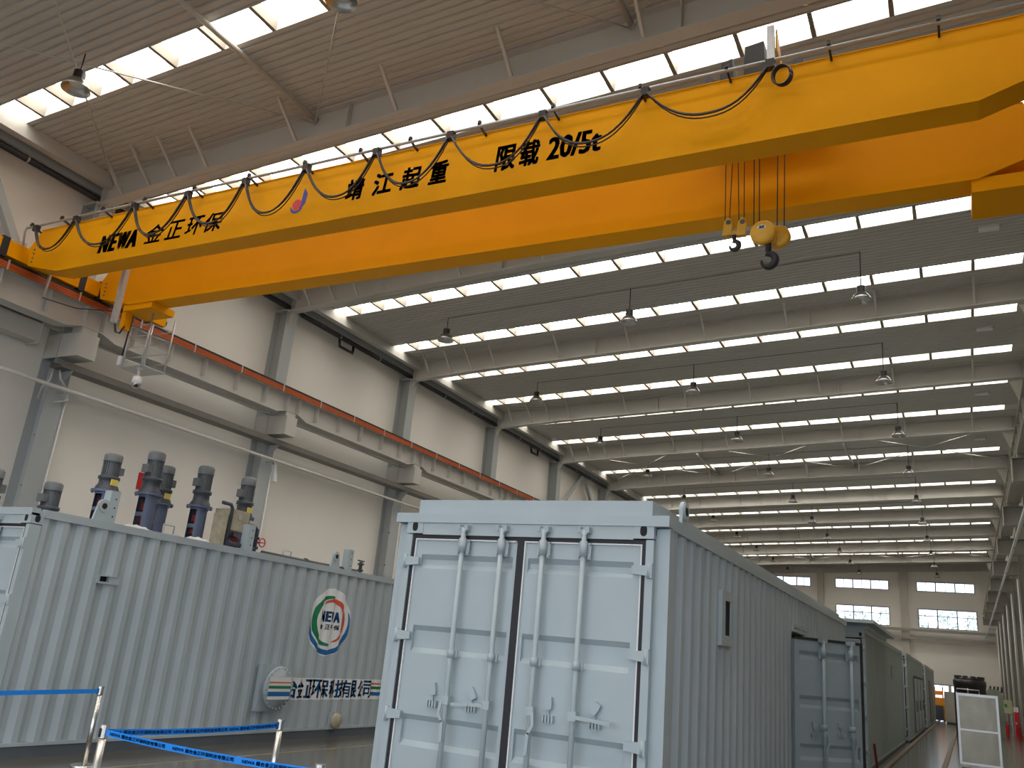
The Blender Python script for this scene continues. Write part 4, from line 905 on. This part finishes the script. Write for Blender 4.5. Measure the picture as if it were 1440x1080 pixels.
o = MB().tube([(-10.42, 11.0, ZR+0.05), (-10.42, 12.5, ZR+0.05), (-10.42, 13.6, ZR+0.05)], 0.04, 10).cyl((-10.42, 0, ZR+0.05), 0.06, 12.1, 12.16, 14, 'y').build('roof_pipe', GEAR); tag(o, 'dark pipe lying along the left container roof edge', 'pipe')
t = thing('valve', 'small dark valve on the roof beyond the last support plate', 'valve', (-10.5, 13.85, ZR))
MB().tube([(-10.5, 13.85, ZR), (-10.5, 13.85, ZR+0.26)], 0.035, 10).cyl((-10.5, 13.85, 0), 0.065, ZR+0.08, ZR+0.11, 12).cyl((-10.5, 13.85, 0), 0.065, ZR+0.2, ZR+0.23, 12).build('pipe', GEAR, t)
MB().tube([(-10.5, 13.75, ZR+0.28), (-10.5, 13.95, ZR+0.28)], 0.014, 8).build('lever', GEAR, t)
o = MB().box(-16.28, -16.265, 12.92, 13.15, 4.42, 4.80).build('wall_sign', SAFRED); tag(o, 'small red square sign on the left wall behind the motors', 'sign')
t = thing('wall_lamp', 'white tube-shaped lamp on the second left column beyond the crane', 'lamp', (-15.8, 16.6, 5.5))
MB().bar((-15.78, 16.55, 5.80), (-15.75, 16.62, 5.36), 0.10, 0.10).build('lamp_body', WHITE, t); MB().bar((-15.83, 16.5, 5.9), (-15.78, 16.55, 5.78), 0.03, 0.03).build('lamp_arm', GEAR, t)
# row of containers beyond the near one
PA, PB_, PC = 0.10, 0.14, 0.25
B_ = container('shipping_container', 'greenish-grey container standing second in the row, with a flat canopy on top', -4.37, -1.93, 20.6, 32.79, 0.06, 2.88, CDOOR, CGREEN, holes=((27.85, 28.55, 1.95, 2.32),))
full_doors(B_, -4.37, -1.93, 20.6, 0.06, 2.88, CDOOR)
MB().box(-4.1, -1.72, 20.3, 26.5, 2.98, 3.05).box(-4.0, -1.9, 20.8, 26.0, 2.88, 2.98).build('canopy', CBOX, B_)
MB().box(-2.05, -1.98, 27.82, 28.58, 1.92, 2.35).build('vent_opening', DARK, B_)
C_ = container('shipping_container', 'greenish-grey container standing third in the row, with a dark side door', -4.28, -1.84, 33.6, 45.79, 0.06, 2.88, CSIDE, CGREEN)
full_doors(C_, -4.28, -1.84, 33.6, 0.06, 2.88, CSIDE)
sd = MB().box(-1.87, -1.82, 37.2, 44.8, 0.2, 2.12).build('side_shutter', CSIDE, C_)
b = MB()
for y in (37.15, 39.7, 42.2, 44.75): b.box(-1.82, -1.81, y, y+0.1, 0.2, 2.12)
b.box(-1.82, -1.81, 37.15, 44.85, 2.12, 2.2).build('shutter_seam', RUBBER, sd)
for y in (38.4, 41, 43.5): MB().box(-1.82, -1.78, y, y+0.08, 0.9, 1.3).build('shutter_bolt', DKSTEEL, sd)
D_ = container('shipping_container', 'greenish-grey container standing fourth and last in the row', -4.24, -1.80, 47.2, 59.39, 0.06, 2.88, CSIDE, CGREEN)
full_doors(D_, -4.24, -1.80, 47.2, 0.06, 2.88, CSIDE)
b = MB().box(-1.84, -1.775, 51.0, 55.0, 0.2, 2.2).build('side_shutter', DKSTEEL, D_)
# ------------------------------------------------------------------ floor things
for x, nm, m in ((-0.62, 'in the middle of the right aisle', WOOD), (-1.72, 'along the foot of the container row', WOOD)):
    tag(MB().box(x-0.05, x+0.05, 19.5, 75.5, 0.0, 0.035).build('floor_rail', m), 'brown floor rail strip %s' % nm, 'rail', 'floor rails')
tag(MB().box(-9.055, -9.025, 4.0, 20.0, 0.0, 0.004).build('floor_line', mat('worn_line_paint', (0.33, 0.29, 0.16), 0.5, var=0.2)), 'thin pale line painted on the floor beside the left container', 'floor line')
def stanchion(x, y, label):
    t = thing('stanchion', label, 'stanchion', (x, y, 0), 'belt barrier posts')
    MB().lathe([(0.0001, 0.035), (0.05, 0.034), (0.14, 0.02), (0.16, 0.012), (0.16, 0.0)], (x, y, 0), 32).build('base', CHROME, t)
    MB().tube([(x, y, 0.03), (x, y, 0.80)], 0.030, 20).build('pole', CHROME, t)
    h_ = MB().cyl((x, y, 0), 0.034, 0.79, 0.865, 20).build('belt_head', CHROME, t); MB().lathe([(0.0365, 0.795), (0.0365, 0.86)], (x, y, 0), 12, 'z', math.radians(150), math.radians(290)).build('belt_slot', RUBBER, h_); MB().cyl((x, y, 0), 0.038, 0.865, 0.885, 20).build('cap', CHROME, t)
    return t
s0 = stanchion(-6.1, 5.05, 'chrome stanchion with two blue belts meeting at its head')
P = [(-6.1, 5.05), (-9.26, 7.49), (-6.05, 7.05), (-3.93, 5.05), (-12.4, 5.3)]
dup(s0, (P[1][0]-P[0][0], P[1][1]-P[0][1], 0), 'chrome stanchion standing close to the left container, farthest of the barrier')
dup(s0, (P[2][0]-P[0][0], P[2][1]-P[0][1], 0), 'chrome stanchion in the middle, behind the sloping front belt')
dup(s0, (P[3][0]-P[0][0], P[3][1]-P[0][1], 0), 'chrome stanchion whose head just shows beside the nearest container')
def belt(p, q, label, n=1, z=0.83, hh=0.048, sag=0.02):
    p = Vector((p[0], p[1], z)); q = Vector((q[0], q[1], z)); d = q-p; Ld = d.length; d.normalize(); p = p+d*0.037; q = q-d*0.037; Ld -= 0.074; nrm = Vector((d.y, -d.x, 0))
    if nrm.y > 0: nrm = -nrm
    if d.x < 0: pass
    b = MB(); N = 20
    def pt(s_, h): return p + d*(Ld*s_) + Vector((0, 0, h - sag*4*s_*(1-s_)))
    for k in range(N+1):
        for h in (-hh/2, hh/2):
            for e in (0.001, -0.001): b.v.append(pt(k/N, h)+nrm*e)
    for k in range(N):
        a = 4*k
        for i, j in ((0, 2), (3, 1), (2, 3), (1, 0)): b.f.append((a+i, a+j, a+4+j, a+4+i)); b.sm.append(False)
    o = b.build('barrier_belt', BELT); tag(o, label, 'belt', 'blue barrier belts')
    vf = []
    tv = text2d('NEWA 烟台金正环保科技有限公司', 0, 0.62, -0.015, 0.015, 0, 0.0012, 0.0012)
    per = Ld/n
    flip = d.x < 0
    for k in range(n):
        off = per*(k+0.5)-0.31
        vf.append(([(off+u, v) for u, v in tv[0]], tv[1]))
    vs, fs = join2(*vf); m = MB()
    for u, v in vs:
        s_ = u/Ld
        if flip: s_ = 1-s_
        m.v.append(pt(s_, v)+nrm*0.0025)
    m.f = fs; m.sm = [False]*len(fs); m.build('lettering', BELTINK, o, False)
    return o
belt(P[0], P[2], 'blue lettered belt running back from the two-belt stanchion to the middle one', 3)
belt(P[0], P[3], 'bright blue lettered belt crossing in front, nearest to the viewer', 3)
belt((-8.92, 5.45), P[1], 'blue lettered belt leaving the photo beside the left container', 2, sag=0.0)
# stainless cabinet on castors in the right aisle
x0, x1, y0, y1, z0, z1 = -0.28, 0.60, 24.3, 25.2, 0.16, 1.72
t = thing('steel_cabinet', 'tall stainless-steel cabinet on castors in the right aisle', 'cabinet', ((x0+x1)/2, y0, 0))
for a, c in ((x0, x0+0.05), (x1-0.05, x1)):
    for e, g in ((y0, y0+0.05), (y1-0.05, y1)): MB().box(a, c, e, g, z0, z1).build('frame_upright', ALU, t)
for za in (z0, 0.90, z1-0.04): MB().box(x0+0.05, x1-0.05, y0, y0+0.04, za, za+0.04).build('frame_rail', ALU, t)
MB().box(x0+0.05, x1-0.05, y0+0.015, y0+0.03, 0.94, z1-0.04).build('upper_panel', BRUSH, t)
MB().box(x0+0.05, x1-0.05, y0+0.015, y0+0.03, z0+0.04, 0.90).build('lower_panel', BRUSH, t)
MB().box(x0+0.01, x0+0.03, y0+0.05, y1-0.05, z0, z1).box(x1-0.03, x1-0.01, y0+0.05, y1-0.05, z0, z1).box(x0+0.05, x1-0.05, y1-0.03, y1-0.01, z0, z1).build('side_panel', BRUSH, t)
MB().box(x0-0.005, x1+0.005, y0-0.005, y1, z1, z1+0.02).build('top_panel', ALU, t)
MB().box(x0, x1+0.02, y0-0.02, y1, z0-0.06, z0).build('base_tray', CWHITE, t)
MB().tube([(x0+0.02, y0+0.1, z1+0.02), (x0+0.02, y0+0.1, z1+0.11), (x0+0.5, y0+0.1, z1+0.11), (x0+0.5, y0+0.1, z1+0.02)], 0.012, 8).tube([(x0+0.26, y0+0.1, z1+0.02), (x0+0.26, y0+0.1, z1+0.14)], 0.012, 8).build('top_rail', GALV, t)
for cx in (x0+0.08, x1-0.08):
    for cy_ in (y0+0.1, y1-0.1):
        c = MB().box(cx-0.03, cx+0.03, cy_-0.03, cy_+0.03, 0.085, z0-0.06).build('caster', GALV, t); MB().cyl((cx, cy_, 0.045), 0.045, -0.018, 0.018, 14, 'x').build('caster_wheel', MRED, c)
t = thing('water_tank', 'large black plastic tank with ribbed lid behind the steel cabinet', 'tank', (0.05, 45, 0))
MB().lathe([(0.62, 0.0), (0.64, 0.05), (0.64, 2.05), (0.66, 2.10), (0.66, 2.28), (0.55, 2.36)], (0.05, 45, 0), 36).build('tank_body', TANK, t)
MB().lathe([(0.60, 2.34), (0.60, 2.40), (0.35, 2.45), (0.0001, 2.46)], (0.05, 45, 0), 32).build('tank_lid', TANK, t)
b = MB()
for k in range(10):
    a = 2*PI*k/10; b.box(0.05+0.5*math.cos(a)-0.1, 0.05+0.5*math.cos(a)+0.1, 45+0.5*math.sin(a)-0.1, 45+0.5*math.sin(a)+0.1, 2.40, 2.48)
b.build('lid_lugs', TANK, t)
t = thing('covered_machine', 'green-grey covered machine to the right of the black tank', 'machine', (1.0, 46.5, 0))
MB().prism([(0.72, 0.0), (1.35, 0.0), (1.35, 1.75), (1.2, 2.0), (0.8, 2.05), (0.72, 1.9)], 'y', 46.0, 47.4).build('cover', TARP, t)
for x in (0.85, 1.0, 1.15, 1.3): MB().tube([(x, 46.2, 1.9), (x+0.03, 46.2, 2.16)], 0.04, 8).build('pipe_stub', BLACK, t)
t = thing('hydrant_cabinet', 'red fire-hydrant cabinet against the right side columns', 'cabinet', (2.0, 50, 0.22))
MB().box(1.86, 2.06, 49.7, 50.25, 0.0, 1.10).build('cabinet_body', SAFRED, t)
MB().box(1.88, 2.05, 49.685, 49.70, 0.15, 1.02).build('cabinet_door', SAFRED, t); MB().box(1.90, 1.96, 49.67, 49.685, 0.55, 0.66).build('door_latch', GALV, t)
MB().box(1.86, 2.05, 49.72, 50.2, 1.10, 1.32).build('header_box', CWHITE, t)
t = thing('notice_board', 'pale green notice board on two legs beside the red cabinet', 'board', (1.62, 50.6, 0))
MB().box(1.42, 1.84, 50.6, 50.63, 1.0, 1.62).build('board', PANEG, t); MB().box(1.52, 1.62, 50.59, 50.6, 1.28, 1.42).build('green_mark', GREEN, t)
for x in (1.45, 1.80): MB().box(x-0.015, x+0.015, 50.63, 50.66, 0, 1.62).build('leg', GALV, t)
for x, y, nm in ((1.52, 49.6, 'in front of the notice board'), (1.97, 47.3, 'nearest, by the red cabinet')):
    t = thing('fire_extinguisher', 'small red fire extinguisher on the floor %s' % nm, 'extinguisher', (x, y, 0), 'fire extinguishers')
    MB().lathe([(0.08, 0.0), (0.085, 0.03), (0.085, 0.45), (0.06, 0.53), (0.025, 0.56), (0.025, 0.60), (0.0001, 0.60)], (x, y, 0), 18).build('cylinder_body', SAFRED, t)
    MB().bar((x-0.03, y, 0.62), (x+0.10, y, 0.66), 0.02, 0.015).bar((x-0.02, y, 0.60), (x+0.09, y, 0.60), 0.02, 0.015).build('lever', BLACK, t)
    MB().tube([(x, y-0.03, 0.58), (x-0.10, y-0.05, 0.5), (x-0.11, y-0.05, 0.25)], 0.012, 6).build('hose', BLACK, t)
t = thing('stacker_truck', 'orange stacker truck parked before the far doorway', 'truck', (-1.7, 62, 0))
MB().box(-2.0, -1.3, 61.9, 62.9, 0.12, 1.35).build('body', MORANGE, t); MB().box(-1.95, -1.45, 61.7, 62.0, 0.05, 0.9).build('battery_box', GEAR, t)
for x in (-1.95, -1.50): MB().box(x, x+0.08, 62.9, 63.0, 0.05, 2.0).build('mast_rail', MORANGE, t)
MB().box(-1.95, -1.42, 62.88, 62.92, 1.5, 1.75).build('mast_bridge', MORANGE, t)
for x in (-1.88, -1.58): MB().box(x, x+0.12, 63.0, 64.0, 0.08, 0.13).build('fork', GEAR, t)
for x in (-1.97, -1.43):
    for y in (62.1, 62.8): MB().cyl((x, y, 0.12), 0.12, -0.04, 0.04, 16, 'x').build('wheel', RUBBER, t)
t = thing('electric_cabinet', 'beige electric cabinet between the truck and the black tank', 'cabinet', (-0.98, 58, 0))
MB().box(-1.28, -0.68, 58, 58.6, 0.08, 1.75).build('cabinet_body', BEIGE, t); MB().box(-1.25, -0.71, 57.98, 58, 0.15, 1.68).build('cabinet_door', BEIGE, t)
MB().box(-1.22, -0.74, 58.05, 58.55, 0.0, 0.08).build('plinth', GEAR, t); MB().box(-0.80, -0.77, 57.95, 57.98, 0.85, 1.05).build('handle', GALV, t)
b = MB()
for k in range(7): b.box(-0.66, -0.62, 58.1, 58.5, 0.3+0.2*k, 0.4+0.2*k)
b.build('connector_strip', BLACK, t)
tag(MB().bar((-1.80, 21.0, 0.02), (-1.84, 20.85, 0.55), 0.05, 0.05).build('timber_prop', mat('red_brown_prop', (0.22, 0.03, 0.04), 0.6, var=0.2)), 'short dark red prop leaning at the foot of the second container', 'prop')
